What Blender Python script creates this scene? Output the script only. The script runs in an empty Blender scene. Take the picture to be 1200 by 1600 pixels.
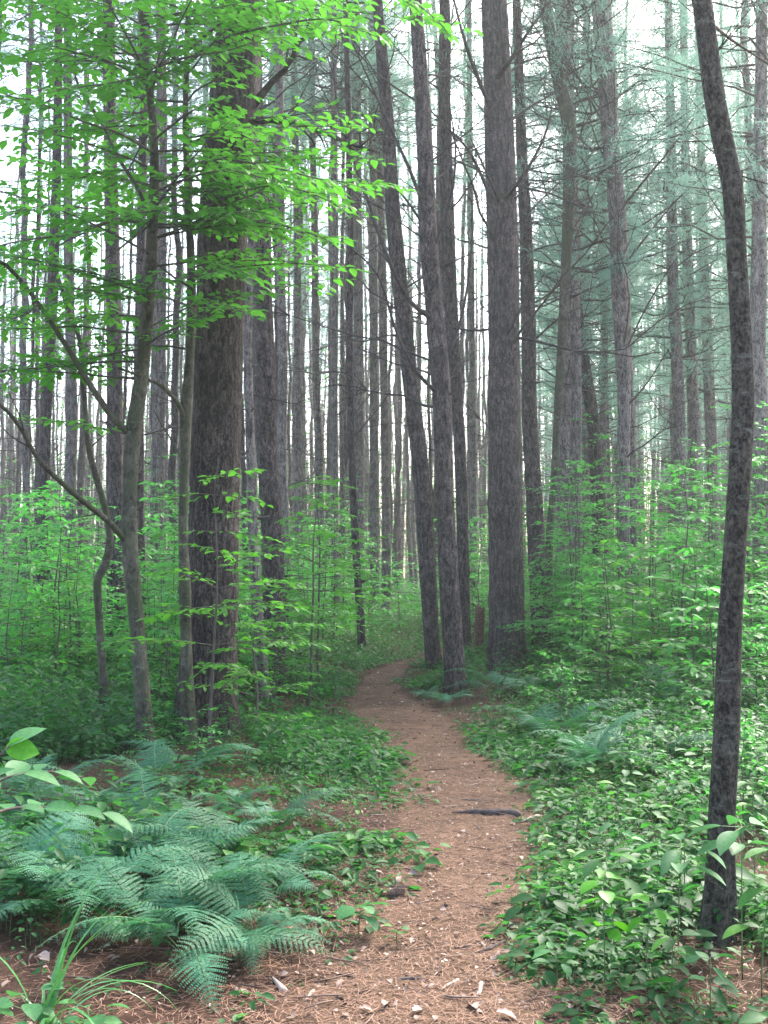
import bpy, math
import numpy as np
from mathutils import Vector

# ------------------------------------------------------------------ camera, world, sun, exposure
SC = bpy.context.scene
COL = SC.collection
CAMZ = 1.5
F = 1688.0                       # focal length in pixels of the 1200x1600 photograph
PITCH = math.atan(100 / F)
cam = bpy.data.cameras.new('camera')
cam.sensor_fit = 'VERTICAL'
cam.sensor_height = 36.0
cam.lens = F / 1600 * 36.0
cam.clip_start = 0.05
cam.clip_end = 2000
camo = bpy.data.objects.new('camera', cam)
camo.location = (0, 0, CAMZ)
camo.rotation_euler = (math.pi / 2 + PITCH, 0, 0)
COL.objects.link(camo)
SC.camera = camo

SUN_EL, SUN_AZ = math.radians(46), math.radians(30)      # azimuth clockwise from +Y
w = bpy.data.worlds.new('World')
SC.world = w
w.use_nodes = True
wn = w.node_tree
wn.nodes.clear()
sky = wn.nodes.new('ShaderNodeTexSky')
sky.sky_type = 'NISHITA'
sky.sun_disc = False
sky.sun_elevation = SUN_EL
sky.sun_rotation = SUN_AZ
sky.air_density = 1.0
sky.dust_density = 4.0
sky.ozone_density = 1.0
bg = wn.nodes.new('ShaderNodeBackground')
bg.inputs['Strength'].default_value = 0.15
wo = wn.nodes.new('ShaderNodeOutputWorld')
wn.links.new(sky.outputs[0], bg.inputs[0])
wn.links.new(bg.outputs[0], wo.inputs[0])
sl = bpy.data.lights.new('sun', 'SUN')
sl.energy = 3.0
sl.angle = math.radians(14)
sl.color = (1.0, 0.95, 0.86)
so = bpy.data.objects.new('sun', sl)
sd = Vector((math.sin(SUN_AZ) * math.cos(SUN_EL), math.cos(SUN_AZ) * math.cos(SUN_EL), math.sin(SUN_EL)))
so.rotation_euler = sd.to_track_quat('Z', 'Y').to_euler()
so.location = (0, 0, 40)
COL.objects.link(so)
SC.view_settings.view_transform = 'Standard'
SC.view_settings.look = 'None'
SC.view_settings.gamma = 1
SC.view_settings.use_curve_mapping = False
SC.view_settings.exposure = 2.5
SC.render.engine = 'CYCLES'
cy = SC.cycles
cy.use_denoising = True
cy.max_bounces = 7
cy.diffuse_bounces = 4
cy.glossy_bounces = 2
cy.transmission_bounces = 4
cy.transparent_max_bounces = 4
cy.volume_bounces = 1
cy.sample_clamp_indirect = 6

HAZE = 0.0012

# ------------------------------------------------------------------ maths helpers
def at(px, py, Y):
    u = (px - 600) / F; v = (800 - py) / F
    dy = math.cos(PITCH) - v * math.sin(PITCH)
    dz = math.sin(PITCH) + v * math.cos(PITCH)
    s = Y / dy
    return np.array([u * s, Y, CAMZ + dz * s])

def topx(x, y, z):               # world -> photo pixel column / row
    c, s = math.cos(PITCH), math.sin(PITCH)
    dz = z - CAMZ
    d = y * c + dz * s
    return 600 + F * x / d, 800 - F * (-y * s + dz * c) / d

def _hash(ix, iy, iz):
    h = (ix * 374761393 + iy * 668265263 + iz * 1274126177) & 0xFFFFFFFF
    h = ((h ^ (h >> 13)) * 1103515245) & 0xFFFFFFFF
    h = h ^ (h >> 16)
    return (h & 0xFFFF) / 65535.0

def vnoise(x, y, z):
    x, y, z = np.broadcast_arrays(np.asarray(x, float), np.asarray(y, float), np.asarray(z, float))
    ix, iy, iz = np.floor(x).astype(np.int64), np.floor(y).astype(np.int64), np.floor(z).astype(np.int64)
    fx, fy, fz = x - ix, y - iy, z - iz
    fx, fy, fz = [f * f * (3 - 2 * f) for f in (fx, fy, fz)]
    r = 0
    for a in (0, 1):
        for b in (0, 1):
            for c in (0, 1):
                wgt = (fx if a else 1 - fx) * (fy if b else 1 - fy) * (fz if c else 1 - fz)
                r = r + wgt * _hash(ix + a, iy + b, iz + c)
    return r                      # 0..1

PATH = [  # photo row, left edge, right edge of the trodden path
    (1900, 380, 960), (1700, 400, 930), (1600, 430, 880), (1500, 530, 840), (1400, 610, 835), (1300, 628, 862), (1250, 628, 850), (1200, 618, 795),
    (1150, 572, 730), (1110, 554, 668), (1085, 554, 628), (1065, 566, 616), (1050, 592, 634), (1038, 612, 648)]

def flat(px, py):
    u = (px - 600) / F; v = (800 - py) / F
    dy = math.cos(PITCH) - v * math.sin(PITCH)
    dz = math.sin(PITCH) + v * math.cos(PITCH)
    s = -CAMZ / dz
    return u * s, dy * s
_py = [flat((l + r) / 2, p)[1] for p, l, r in PATH]
_pc = [(flat(l, p)[0] + flat(r, p)[0]) / 2 for p, l, r in PATH]
_pw = [(flat(r, p)[0] - flat(l, p)[0]) / 2 for p, l, r in PATH]
_py += [24.0, 32.0, 60.0]; _pc += [2.6, 5.5, 14.0]; _pw += [0.32, 0.32, 0.32]
_py = [-6.0] + _py; _pc = [_pc[0]] + _pc; _pw = [_pw[0]] + _pw
def path_c(y): return np.interp(y, _py, _pc)
def path_w(y): return np.interp(y, _py, _pw)

def ground(x, y):
    x = np.asarray(x, float); y = np.asarray(y, float)
    d = np.abs(x - path_c(y)) - path_w(y)
    t = np.clip((d + 0.15) / 1.2, 0, 1)
    off = np.clip((d - 0.2) / 6, 0, 1)
    b = (vnoise(x * 0.35, y * 0.35, 1.5) - 0.5) * 0.22 * off + (vnoise(x * 1.6, y * 1.6, 4.5) - 0.5) * 0.06
    far = np.clip((np.hypot(x, y) - 20) / 60, 0, 1)
    return 0.06 * t * t * (3 - 2 * t) + b + far * (vnoise(x * .06, y * .06, 8.5) - .5) * 0.8

def gp(px, py):
    x, y = flat(px, py)
    for _ in range(4):
        z = float(ground(x, y))
        u = (px - 600) / F; v = (800 - py) / F
        dy = math.cos(PITCH) - v * math.sin(PITCH); dz = math.sin(PITCH) + v * math.cos(PITCH)
        s = (z - CAMZ) / dz
        x, y = u * s, dy * s
    return np.array([x, y, float(ground(x, y))])

def nrm(a):
    return a / np.maximum(np.linalg.norm(a, axis=-1, keepdims=True), 1e-9)

def catmull(P, step):
    P = np.asarray(P, float)
    Q = np.vstack([2 * P[0] - P[1], P, 2 * P[-1] - P[-2]])
    out = []
    for i in range(1, len(Q) - 2):
        n = max(1, int(round(np.linalg.norm(Q[i + 1][:3] - Q[i][:3]) / step)))
        t = (np.arange(n) / n)[:, None]
        a, b, c, d = Q[i - 1], Q[i], Q[i + 1], Q[i + 2]
        out.append(0.5 * ((2 * b) + (-a + c) * t + (2 * a - 5 * b + 4 * c - d) * t ** 2 + (-a + 3 * b - 3 * c + d) * t ** 3))
    out.append(Q[-2][None])
    return np.vstack(out)

# ------------------------------------------------------------------ geometry collector
class Geo:
    def __init__(s): s.V = []; s.F = []; s.A = []; s.M = []; s.n = 0
    def add(s, V, Fc, rnd=None, mat=0):
        V = np.asarray(V, float).reshape(-1, 3); Fc = np.asarray(Fc, np.int64).reshape(-1, 3)
        s.V.append(V); s.F.append(Fc + s.n); s.n += len(V)
        s.A.append(np.full(len(Fc), 0.5) if rnd is None else np.asarray(rnd, float))
        s.M.append(np.full(len(Fc), mat))
    def tube(s, P, R, k=6, fn=None, cap=True, rnd=None, mat=0):
        P = np.asarray(P, float); R = np.asarray(R, float) * np.ones(len(P))
        T = nrm(np.gradient(P, axis=0))
        ref = np.array([0.13, 1.0, 0.05]) if abs(T[:, 2]).mean() > 0.5 else np.array([0.02, 0.03, 1.0])
        X = nrm(np.cross(ref, T)); Y = np.cross(T, X)
        a = np.arange(k) / k * 2 * math.pi
        rr = R[:, None] * np.ones(k)
        if fn is not None: rr = rr * fn(P, a, R)
        V = P[:, None] + rr[..., None] * (np.cos(a)[None, :, None] * X[:, None] + np.sin(a)[None, :, None] * Y[:, None])
        n = len(P)
        i = np.arange(n - 1)[:, None] * k; j = np.arange(k)[None]
        q0 = i + j; q1 = i + (j + 1) % k; q2 = q1 + k; q3 = q0 + k
        Fc = np.concatenate([np.stack([q0, q1, q2], -1).reshape(-1, 3), np.stack([q0, q2, q3], -1).reshape(-1, 3)])
        V = V.reshape(-1, 3)
        if cap:
            V = np.vstack([V, P[-1] + T[-1] * R[-1] * 0.5, P[0]])
            e = (n - 1) * k; m = n * k
            c1 = np.stack([e + np.arange(k), e + (np.arange(k) + 1) % k, np.full(k, m)], -1)
            c2 = np.stack([(np.arange(k) + 1) % k, np.arange(k), np.full(k, m + 1)], -1)
            Fc = np.concatenate([Fc, c1, c2])
        s.add(V, Fc, None if rnd is None else np.full(len(Fc), rnd), mat)
    def mesh(s, name, mats, off=(0, 0, 0), smooth=True):
        V = np.vstack(s.V) - np.asarray(off); Fc = np.vstack(s.F).astype(np.int32)
        me = bpy.data.meshes.new(name)
        me.vertices.add(len(V)); me.vertices.foreach_set('co', V.astype(np.float32).ravel())
        me.loops.add(len(Fc) * 3); me.loops.foreach_set('vertex_index', Fc.ravel())
        me.polygons.add(len(Fc))
        me.polygons.foreach_set('loop_start', (np.arange(len(Fc)) * 3).astype(np.int32))
        me.polygons.foreach_set('loop_total', np.full(len(Fc), 3, np.int32))
        me.polygons.foreach_set('material_index', np.concatenate(s.M).astype(np.int32))
        me.polygons.foreach_set('use_smooth', np.full(len(Fc), smooth))
        at_ = me.attributes.new('rnd', 'FLOAT', 'FACE')
        at_.data.foreach_set('value', np.concatenate(s.A).astype(np.float32))
        for m in (mats if isinstance(mats, (list, tuple)) else [mats]): me.materials.append(m)
        me.update(); me.validate()
        return me
    def obj(s, name, mats, parent=None, off=(0, 0, 0), smooth=True):
        return link(name, s.mesh(name, mats, off, smooth), parent)

def link(name, data, parent=None, loc=None):
    o = bpy.data.objects.new(name, data); COL.objects.link(o)
    if parent is not None: o.parent = parent
    if loc is not None: o.location = loc
    return o

def tag(o, label, cat, group=None, kind=None):
    o['label'] = label; o['category'] = cat
    if group: o['group'] = group
    if kind: o['kind'] = kind
    return o

def thing(name, label, cat, loc, group=None, rz=0.0, sc=1.0):
    o = link(name, None, None, tuple(float(c) for c in loc)); o.rotation_euler = (0, 0, rz)
    o.scale = (sc, sc, sc) if np.isscalar(sc) else sc
    o.empty_display_size = 0.2
    return tag(o, label, cat, group)

def dup(root, loc, rz, sc, label, group, nocrown=False):
    r = root.copy(); COL.objects.link(r); r.location = tuple(float(c) for c in loc)
    r.rotation_euler = (0, 0, rz); r.scale = (sc, sc, sc) if np.isscalar(sc) else sc
    r['label'] = label; r['group'] = group
    for ch in root.children:
        if nocrown and ch.name.startswith('crown'): continue
        c = ch.copy(); COL.objects.link(c); c.parent = r
    return r

# leaf templates: (along, side, up) and triangles
def _template(st, wd, fold=0.18, droop=0.18):
    V = []; n = len(st)
    for t, wv in zip(st, wd):
        z = -droop * t * t
        V.append((t, 0, z))
    L = {}; R = {}
    for i, (t, wv) in enumerate(zip(st, wd)):
        if wv > 0:
            L[i] = len(V); V.append((t, wv, -droop * t * t + fold * wv))
            R[i] = len(V); V.append((t, -wv, -droop * t * t + fold * wv))
        else: L[i] = R[i] = i
    Fc = []
    for i in range(n - 1):
        for S, flip in ((L, 0), (R, 1)):
            q = [i, i + 1, S[i + 1], S[i]]
            q = [v for k, v in enumerate(q) if v not in q[:k]]
            if flip: q = q[::-1]
            for k in range(1, len(q) - 1): Fc.append((q[0], q[k], q[k + 1]))
    return np.array(V, float), np.array(Fc)
T_HI = _template([0, .1, .28, .5, .72, .88, 1], [0, .22, .44, .5, .36, .16, 0])
T_XHI = _template([0, .05, .13, .24, .36, .5, .63, .76, .88, .95, 1], [0, .16, .31, .43, .49, .50, .45, .34, .18, .08, 0], .16, .2)
T_MID = _template([0, .3, .66, 1], [0, .47, .40, 0])
T_LO = _template([0, .45, 1], [0, .5, 0])

def leaves(g, P, D, N, L, W, T, rnd, mat=0):
    if len(P) == 0: return
    P = np.asarray(P); D = nrm(np.asarray(D)); S = nrm(np.cross(D, N)); N = np.cross(S, D)
    L = np.asarray(L) * np.ones(len(P)); W = np.asarray(W) * np.ones(len(P))
    V = (P[:, None] + T[0][None, :, 0, None] * (D * L[:, None])[:, None] + T[0][None, :, 1, None] * (S * W[:, None])[:, None]
         + T[0][None, :, 2, None] * (N * L[:, None])[:, None])
    m = len(T[0])
    Fc = T[1][None] + (np.arange(len(P)) * m)[:, None, None]
    g.add(V, Fc, np.repeat(rnd, len(T[1])), mat)

# ------------------------------------------------------------------ materials
def mat(name):
    m = bpy.data.materials.new(name); m.use_nodes = True
    t = m.node_tree; t.nodes.clear()
    def N(kind, **kw):
        n = t.nodes.new(kind)
        for k, v in kw.items():
            if k in n.inputs.keys() or isinstance(k, int): n.inputs[k].default_value = v
            else: setattr(n, k, v)
        return n
    return m, t, N
def out(t, sock):
    o = t.nodes.new('ShaderNodeOutputMaterial'); t.links.new(sock, o.inputs[0])
def ramp(t, N, fac, stops):
    r = N('ShaderNodeValToRGB'); e = r.color_ramp.elements
    while len(e) < len(stops): e.new(0.5)
    for k, (p, c) in enumerate(stops): e[k].position = p; e[k].color = (*c, 1)
    t.links.new(fac, r.inputs[0]); return r.outputs[0]
def noise(t, N, vec, scale, detail=3, rough=0.6, dist=0.0):
    n = N('ShaderNodeTexNoise'); n.inputs['Scale'].default_value = scale; n.inputs['Detail'].default_value = detail
    n.inputs['Roughness'].default_value = rough; n.inputs['Distortion'].default_value = dist
    t.links.new(vec, n.inputs['Vector']); return n.outputs['Fac']
def mapping(t, N, sc, coord='Object'):
    tc = N('ShaderNodeTexCoord'); mp = N('ShaderNodeMapping'); mp.inputs['Scale'].default_value = sc
    t.links.new(tc.outputs[coord], mp.inputs[0]); return mp.outputs[0]
def mix(t, N, a, b, f, mode='MIX'):
    x = N('ShaderNodeMix', data_type='RGBA', blend_type=mode)
    for s, v in ((x.inputs[0], f), (x.inputs[6], a), (x.inputs[7], b)):
        if isinstance(v, (float, int)): s.default_value = v
        elif isinstance(v, tuple): s.default_value = (*v, 1)
        else: t.links.new(v, s)
    return x.outputs[2]

def leaf_mat(name, dark, mid, light, trans, rough=0.42, tmix=0.42, spec=0.5):
    m, t, N = mat(name)
    a = N('ShaderNodeAttribute', attribute_name='rnd')
    oi = N('ShaderNodeObjectInfo')
    ad = N('ShaderNodeMath', operation='MULTIPLY_ADD'); t.links.new(oi.outputs['Random'], ad.inputs[0]); ad.inputs[1].default_value = 0.3
    mu = N('ShaderNodeMath', operation='MULTIPLY'); t.links.new(a.outputs['Fac'], mu.inputs[0]); mu.inputs[1].default_value = 0.72
    t.links.new(mu.outputs[0], ad.inputs[2])
    c = ramp(t, N, ad.outputs[0], [(0.0, dark), (0.5, mid), (1.0, light)])
    c = mix(t, N, c, ramp(t, N, noise(t, N, mapping(t, N, (1, 1, 1)), 90, 3, .7), [(.3, (.62, .68, .6)), (.6, (1.1, 1.08, 1.1))]), 1.0, 'MULTIPLY')
    p = N('ShaderNodeBsdfPrincipled'); p.inputs['Roughness'].default_value = rough; p.inputs['Specular IOR Level'].default_value = spec
    t.links.new(c, p.inputs['Base Color'])
    tr = N('ShaderNodeBsdfTranslucent')
    t.links.new(mix(t, N, c, trans, 0.6), tr.inputs[0])
    ms = N('ShaderNodeMixShader'); ms.inputs[0].default_value = tmix
    t.links.new(p.outputs[0], ms.inputs[1]); t.links.new(tr.outputs[0], ms.inputs[2])
    out(t, ms.outputs[0]); return m

def bark_mat(name, dark, mid, light, lichen=None, zs=0.25, scale=22, bump=0.5, lich_t=0.6, rough=0.9, moss=None):
    m, t, N = mat(name)
    v = mapping(t, N, (1, 1, zs))
    n1 = noise(t, N, v, scale, 5, 0.72, 0.6)
    n1b = noise(t, N, mapping(t, N, (1, 1, .55)), scale * 2.6, 4, 0.7, 0.3)
    n2 = noise(t, N, mapping(t, N, (1, 1, 0.6)), 2.2, 3, 0.6)
    n4 = noise(t, N, mapping(t, N, (.25, .25, 3.2)), 1.4, 2, 0.5)
    hm = N('ShaderNodeMath', operation='MULTIPLY_ADD'); t.links.new(n1b, hm.inputs[0]); hm.inputs[1].default_value = 0.45
    sc = N('ShaderNodeMath', operation='MULTIPLY'); t.links.new(n1, sc.inputs[0]); sc.inputs[1].default_value = 0.6
    t.links.new(sc.outputs[0], hm.inputs[2])
    c = ramp(t, N, hm.outputs[0], [(0.43, dark), (0.52, mid), (0.62, light)])
    c = mix(t, N, c, ramp(t, N, n2, [(0.3, (.66, .66, .66)), (0.7, (1.2, 1.16, 1.15))]), 1.0, 'MULTIPLY')
    c = mix(t, N, c, ramp(t, N, n4, [(0.35, (.8, .78, .78)), (0.65, (1.12, 1.12, 1.12))]), 1.0, 'MULTIPLY')
    if lichen:
        l = noise(t, N, mapping(t, N, (1, 1, 2.6)), 9, 6, 0.75)
        f = ramp(t, N, l, [(lich_t, (0, 0, 0)), (lich_t + 0.1, (.85, .85, .85))])
        c = mix(t, N, c, lichen, f)
    if moss:
        l = noise(t, N, mapping(t, N, (1, 1, 0.5)), 3.5, 4, 0.7)
        f = ramp(t, N, l, [(0.48, (0, 0, 0)), (0.62, (.8, .8, .8))])
        c = mix(t, N, c, moss, f)
    p = N('ShaderNodeBsdfPrincipled'); p.inputs['Roughness'].default_value = rough; p.inputs['Specular IOR Level'].default_value = 0.25
    t.links.new(c, p.inputs['Base Color'])
    b = N('ShaderNodeBump'); b.inputs['Strength'].default_value = bump; b.inputs['Distance'].default_value = 0.03
    t.links.new(hm.outputs[0], b.inputs['Height']); t.links.new(b.outputs[0], p.inputs['Normal'])
    out(t, p.outputs[0]); return m

def plain_mat(name, a, b, rough=0.85, scale=20, attr=False, tr=0.0):
    m, t, N = mat(name)
    if attr:
        at_ = N('ShaderNodeAttribute', attribute_name='rnd'); fac = at_.outputs['Fac']
    else: fac = noise(t, N, mapping(t, N, (1, 1, 1)), scale, 4, 0.65)
    stops = [(0.3, a), (0.7, b)] if not attr else [(0.0, a), (1.0, b)]
    c = ramp(t, N, fac, stops)
    p = N('ShaderNodeBsdfPrincipled'); p.inputs['Roughness'].default_value = rough
    p.inputs['Specular IOR Level'].default_value = 0.35
    t.links.new(c, p.inputs['Base Color'])
    out(t, p.outputs[0]); return m

def soil_mat(name, stops, sc=1.0, patch=None, worn=None):
    m, t, N = mat(name)
    v = mapping(t, N, (1, 1, 1))
    v2 = mapping(t, N, (3.0, 0.7, 1))
    n1 = noise(t, N, v, 60 * sc, 6, 0.75, 1.0)
    n2 = noise(t, N, v2, 45 * sc, 4, 0.7, 2.5)
    n3 = noise(t, N, v, 1.3, 4, 0.6)
    mm = N('ShaderNodeMath', operation='ADD'); t.links.new(n1, mm.inputs[0]); t.links.new(n2, mm.inputs[1])
    mh = N('ShaderNodeMath', operation='MULTIPLY'); t.links.new(mm.outputs[0], mh.inputs[0]); mh.inputs[1].default_value = 0.5
    c = ramp(t, N, mh.outputs[0], stops)
    if worn:
        wa = N('ShaderNodeAttribute', attribute_name='worn')
        wm = N('ShaderNodeMath', operation='MULTIPLY_ADD'); t.links.new(noise(t, N, v, 9, 5, 0.75), wm.inputs[0]); wm.inputs[1].default_value = 1.3
        ws = N('ShaderNodeMath', operation='SUBTRACT'); t.links.new(wa.outputs['Fac'], ws.inputs[0]); ws.inputs[1].default_value = 0.65
        t.links.new(ws.outputs[0], wm.inputs[2])
        wf = ramp(t, N, wm.outputs[0], [(0.3, (0, 0, 0)), (0.7, (1, 1, 1))])
        c = mix(t, N, ramp(t, N, mh.outputs[0], worn), c, wf)
    c = mix(t, N, c, ramp(t, N, n3, [(0.3, (.6, .58, .56)), (0.7, (1.15, 1.1, 1.08))]), 1.0, 'MULTIPLY')
    c = mix(t, N, c, ramp(t, N, noise(t, N, v, 7, 6, 0.8), [(0.36, (.52, .48, .46)), (0.55, (1.0, 1.0, 1.0)), (.7, (1.15, 1.15, 1.15))]), 1.0, 'MULTIPLY')
    if patch:
        f = ramp(t, N, noise(t, N, v, 2.6, 5, 0.7), [(0.5, (0, 0, 0)), (0.62, (.7, .7, .7))])
        c = mix(t, N, c, patch, f)
    p = N('ShaderNodeBsdfPrincipled'); p.inputs['Roughness'].default_value = 0.95; p.inputs['Specular IOR Level'].default_value = 0.2
    t.links.new(c, p.inputs['Base Color'])
    b = N('ShaderNodeBump'); b.inputs['Strength'].default_value = 0.7; b.inputs['Distance'].default_value = 0.02
    t.links.new(mh.outputs[0], b.inputs['Height']); t.links.new(b.outputs[0], p.inputs['Normal'])
    out(t, p.outputs[0]); return m

M_CANOPY = leaf_mat('canopy_leaf', (.03, .14, .012), (.055, .23, .02), (.11, .33, .03), (.15, .53, .045), 0.5, 0.52, .35)
M_SAPL = leaf_mat('sapling_leaf', (.03, .15, .03), (.06, .27, .05), (.13, .40, .06), (.13, .62, .08), 0.5, 0.48, .35)
M_HERB = leaf_mat('herb_leaf', (.008, .045, .014), (.026, .115, .028), (.12, .30, .04), (.09, .42, .05), 0.55, 0.36, .22)
M_FERN = leaf_mat('fern_leaf', (.022, .10, .045), (.05, .18, .09), (.12, .29, .165), (.08, .32, .08), 0.56, 0.3, .25)
M_GRASS = leaf_mat('grass_blade', (.04, .17, .05), (.06, .22, .06), (.12, .32, .06), (.12, .4, .05), 0.32, 0.3)
M_NEEDLE = leaf_mat('pine_needle', (.07, .17, .12), (.13, .26, .20), (.22, .37, .30), (.26, .50, .38), 0.5, 0.58)  # bluish needles, colour paled to carry haze and backlight on the crowns
M_PINE = bark_mat('pine_bark', (.016, .012, .010), (.068, .052, .046), (.165, .13, .116), None, 0.3, 24, 0.9)
M_PINEBIG = bark_mat('old_pine_bark', (.012, .009, .008), (.052, .040, .035), (.15, .116, .10), None, 0.3, 30, 1.0)
M_PINEGREY_LIT = bark_mat('lit_grey_pine_bark', (.045, .036, .031), (.165, .137, .122), (.30, .26, .235), None, 0.3, 22, 0.7)  # grey bark, albedo raised to paint in the side light on far trunks
M_BEECH = bark_mat('beech_bark', (.04, .036, .026), (.085, .078, .056), (.14, .13, .095), (.22, .23, .18), 0.5, 14, 0.25, 0.6, moss=(.05, .06, .026))
M_MAPLE = bark_mat('mottled_bark', (.010, .009, .007), (.06, .052, .040), (.12, .108, .084), (.17, .175, .135), .6, 36, 1.0, 0.56)
M_TWIG = plain_mat('twig_bark', (.05, .04, .032), (.12, .095, .08), 0.85, 12)
M_DEAD = plain_mat('dead_branch_wood', (.03, .023, .020), (.085, .068, .062), 0.9, 14)
M_STEM = plain_mat('green_stem', (.06, .12, .04), (.10, .16, .06), 0.6, 12)
SOIL = [(0.36, (.018, .010, .007)), (0.48, (.060, .031, .020)), (0.62, (.14, .075, .046))]
M_SOIL = soil_mat('forest_floor', SOIL, 1.0)
M_PATH = soil_mat('needle_path', [(0.36, (.03, .018, .013)), (0.46, (.10, .058, .036)), (0.56, (.175, .108, .066)), (0.68, (.30, .215, .15))], 1.0, None, SOIL)
M_LITTER = plain_mat('dead_leaf', (.07, .032, .02), (.42, .31, .25), 0.7, attr=True)
M_NLIT = plain_mat('fallen_needle', (.09, .04, .026), (.33, .19, .125), 0.75, attr=True)
M_WOOD = plain_mat('dead_wood', (.03, .022, .02), (.10, .075, .065), 0.9, 25)
M_PALE = plain_mat('pale_wood', (.30, .22, .17), (.50, .40, .33), 0.8, 25)
M_CONE = plain_mat('cone_scale', (.06, .035, .025), (.26, .17, .12), 0.8, 90)
M_STUMP = plain_mat('broken_wood', (.05, .03, .02), (.20, .11, .07), 0.9, 30)

# ------------------------------------------------------------------ ground and path
def grid_mesh(xs, ys, zoff=0.0, zf=None):
    X, Y = np.meshgrid(xs, ys)
    Z = ground(X, Y) if zf is None else zf(X, Y)
    V = np.stack([X, Y, Z + zoff], -1).reshape(-1, 3)
    nx, ny = len(xs), len(ys)
    i = np.arange(ny - 1)[:, None] * nx + np.arange(nx - 1)[None]
    Fc = np.concatenate([np.stack([i, i + 1, i + nx + 1], -1).reshape(-1, 3), np.stack([i, i + nx + 1, i + nx], -1).reshape(-1, 3)])
    return V, Fc
def nonuni(lo, hi, near, fine, growth=1.12):
    a = [0.0]; s = fine
    while a[-1] < hi:
        if a[-1] > near: s *= growth
        a.append(a[-1] + s)
    b = [0.0]; s = fine
    while b[-1] < -lo:
        if b[-1] > near: s *= growth
        b.append(b[-1] + s)
    return np.array([-v for v in b[:0:-1]] + a)
g = Geo()
g.add(*grid_mesh(nonuni(-600, 600, 5, 0.12), nonuni(-60, 800, 18, 0.12)))
o = g.obj('ground', M_SOIL); o['kind'] = 'structure'

ys = np.arange(-3, 24, 0.06); g = Geo()
ns = 44
us = np.linspace(-1, 1, ns)
Yg = np.repeat(ys[:, None], ns, 1)
Xg = path_c(Yg) + us[None] * (path_w(Yg) + .45)
aw = np.abs(us[None]) * np.ones_like(Yg)
Zg = ground(Xg, Yg) + 0.016 - 0.022 * aw ** 8 + (vnoise(Xg * 9, Yg * 9, 3.3) - .5) * .012
V = np.stack([Xg, Yg, Zg], -1).reshape(-1, 3)
i = np.arange(len(ys) - 1)[:, None] * ns + np.arange(ns - 1)[None]
g.add(V, np.concatenate([np.stack([i, i + 1, i + ns + 1], -1).reshape(-1, 3), np.stack([i, i + ns + 1, i + ns], -1).reshape(-1, 3)]))
o = g.obj('path', M_PATH); o['kind'] = 'structure'
wv = np.clip((path_w(Yg) * (1.05 + .5 * (vnoise(Xg * 2.2, Yg * 2.2, 6.6) - .5)) - np.abs(Xg - path_c(Yg))) / .22 + .5, 0, 1)
wa_ = o.data.attributes.new('worn', 'FLOAT', 'POINT'); wa_.data.foreach_set('value', wv.ravel().astype(np.float32))

rng = np.random.default_rng(11)
def edge_dist(x, y):
    return np.abs(x - path_c(y)) - path_w(y)

# ------------------------------------------------------------------ litter on the floor
def scatter(n, y0, y1, power=1.0, margin=1.15):
    u = rng.random(n)
    y = y0 + (y1 - y0) * u ** power
    x = (rng.random(n) * 2 - 1) * (0.36 * y * margin + 0.8)
    return x, y
g = Geo()
x, y = scatter(130000, 2.6, 12, 1.35)
keep = (edge_dist(x, y) < 0.1 + rng.random(len(x)) ** 2 * 1.5); x, y = x[keep], y[keep]
az = rng.random(len(x)) * 2 * math.pi
D = np.stack([np.cos(az), np.sin(az), rng.normal(0, .12, len(x))], -1)
P = np.stack([x, y, ground(x, y) + 0.018 + rng.random(len(x)) * .008], -1)
L = rng.uniform(.04, .10, len(x))
S = nrm(np.cross(D, [0, 0, 1.0])) * 0.0014
V = np.stack([P - S, P + S, P + D * L[:, None]], 1)
g.add(V, np.arange(len(x) * 3).reshape(-1, 3), rng.random(len(x)))
tag(g.obj('needle_litter', M_NLIT, smooth=False), 'rust brown fallen pine needles strewn over the path and its edges', 'pine needles', None, 'stuff')

g = Geo()
x, y = scatter(9000, 2.6, 19, 1.2)
ed = edge_dist(x, y)
keep = (ed < 1.2) & (rng.random(len(x)) < np.where(np.abs(ed) < 0.3, 1.0, .5)); x, y = x[keep], y[keep]
n = len(x); az = rng.random(n) * 2 * math.pi
D = np.stack([np.cos(az), np.sin(az), rng.normal(0, .25, n)], -1)
Nn = nrm(np.stack([rng.normal(0, .35, n), rng.normal(0, .35, n), np.ones(n)], -1))
Ls = rng.uniform(.008, .04, n) * np.where(rng.random(n) < .15, 1.5, .9)
P = np.stack([x, y, ground(x, y) + 0.024], -1)
leaves(g, P, D, Nn, Ls, Ls * rng.uniform(.35, .9, n), _template([0, .12, .3, .66, .85, 1], [0, .3, .42, .44, .2, 0], 0.3, 0.35), np.clip(rng.beta(1.6, 1.8, n), 0, 1))
x, y = scatter(34000, 2.6, 20, 1.25)
ed = edge_dist(x, y); keep = (ed < .9) & (rng.random(len(x)) < .25 + .75 * (vnoise(x * 3, y * 3, 1.1) > .5)); x, y = x[keep], y[keep]
n = len(x); az = rng.random(n) * 2 * math.pi
D = np.stack([np.cos(az), np.sin(az), rng.normal(0, .3, n)], -1); Ls = rng.uniform(.005, .022, n)
leaves(g, np.stack([x, y, ground(x, y) + .022], -1), D, nrm(np.stack([rng.normal(0, .5, n), rng.normal(0, .5, n), np.ones(n)], -1)), Ls, Ls * rng.uniform(.3, .9, n), T_LO, np.where(rng.random(n) < .6, rng.random(n) * .25, .4 + rng.random(n) * .6))
tag(g.obj('leaf_litter', M_LITTER), 'small pale and brown dead leaves littering the path', 'leaf litter', None, 'stuff')

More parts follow.
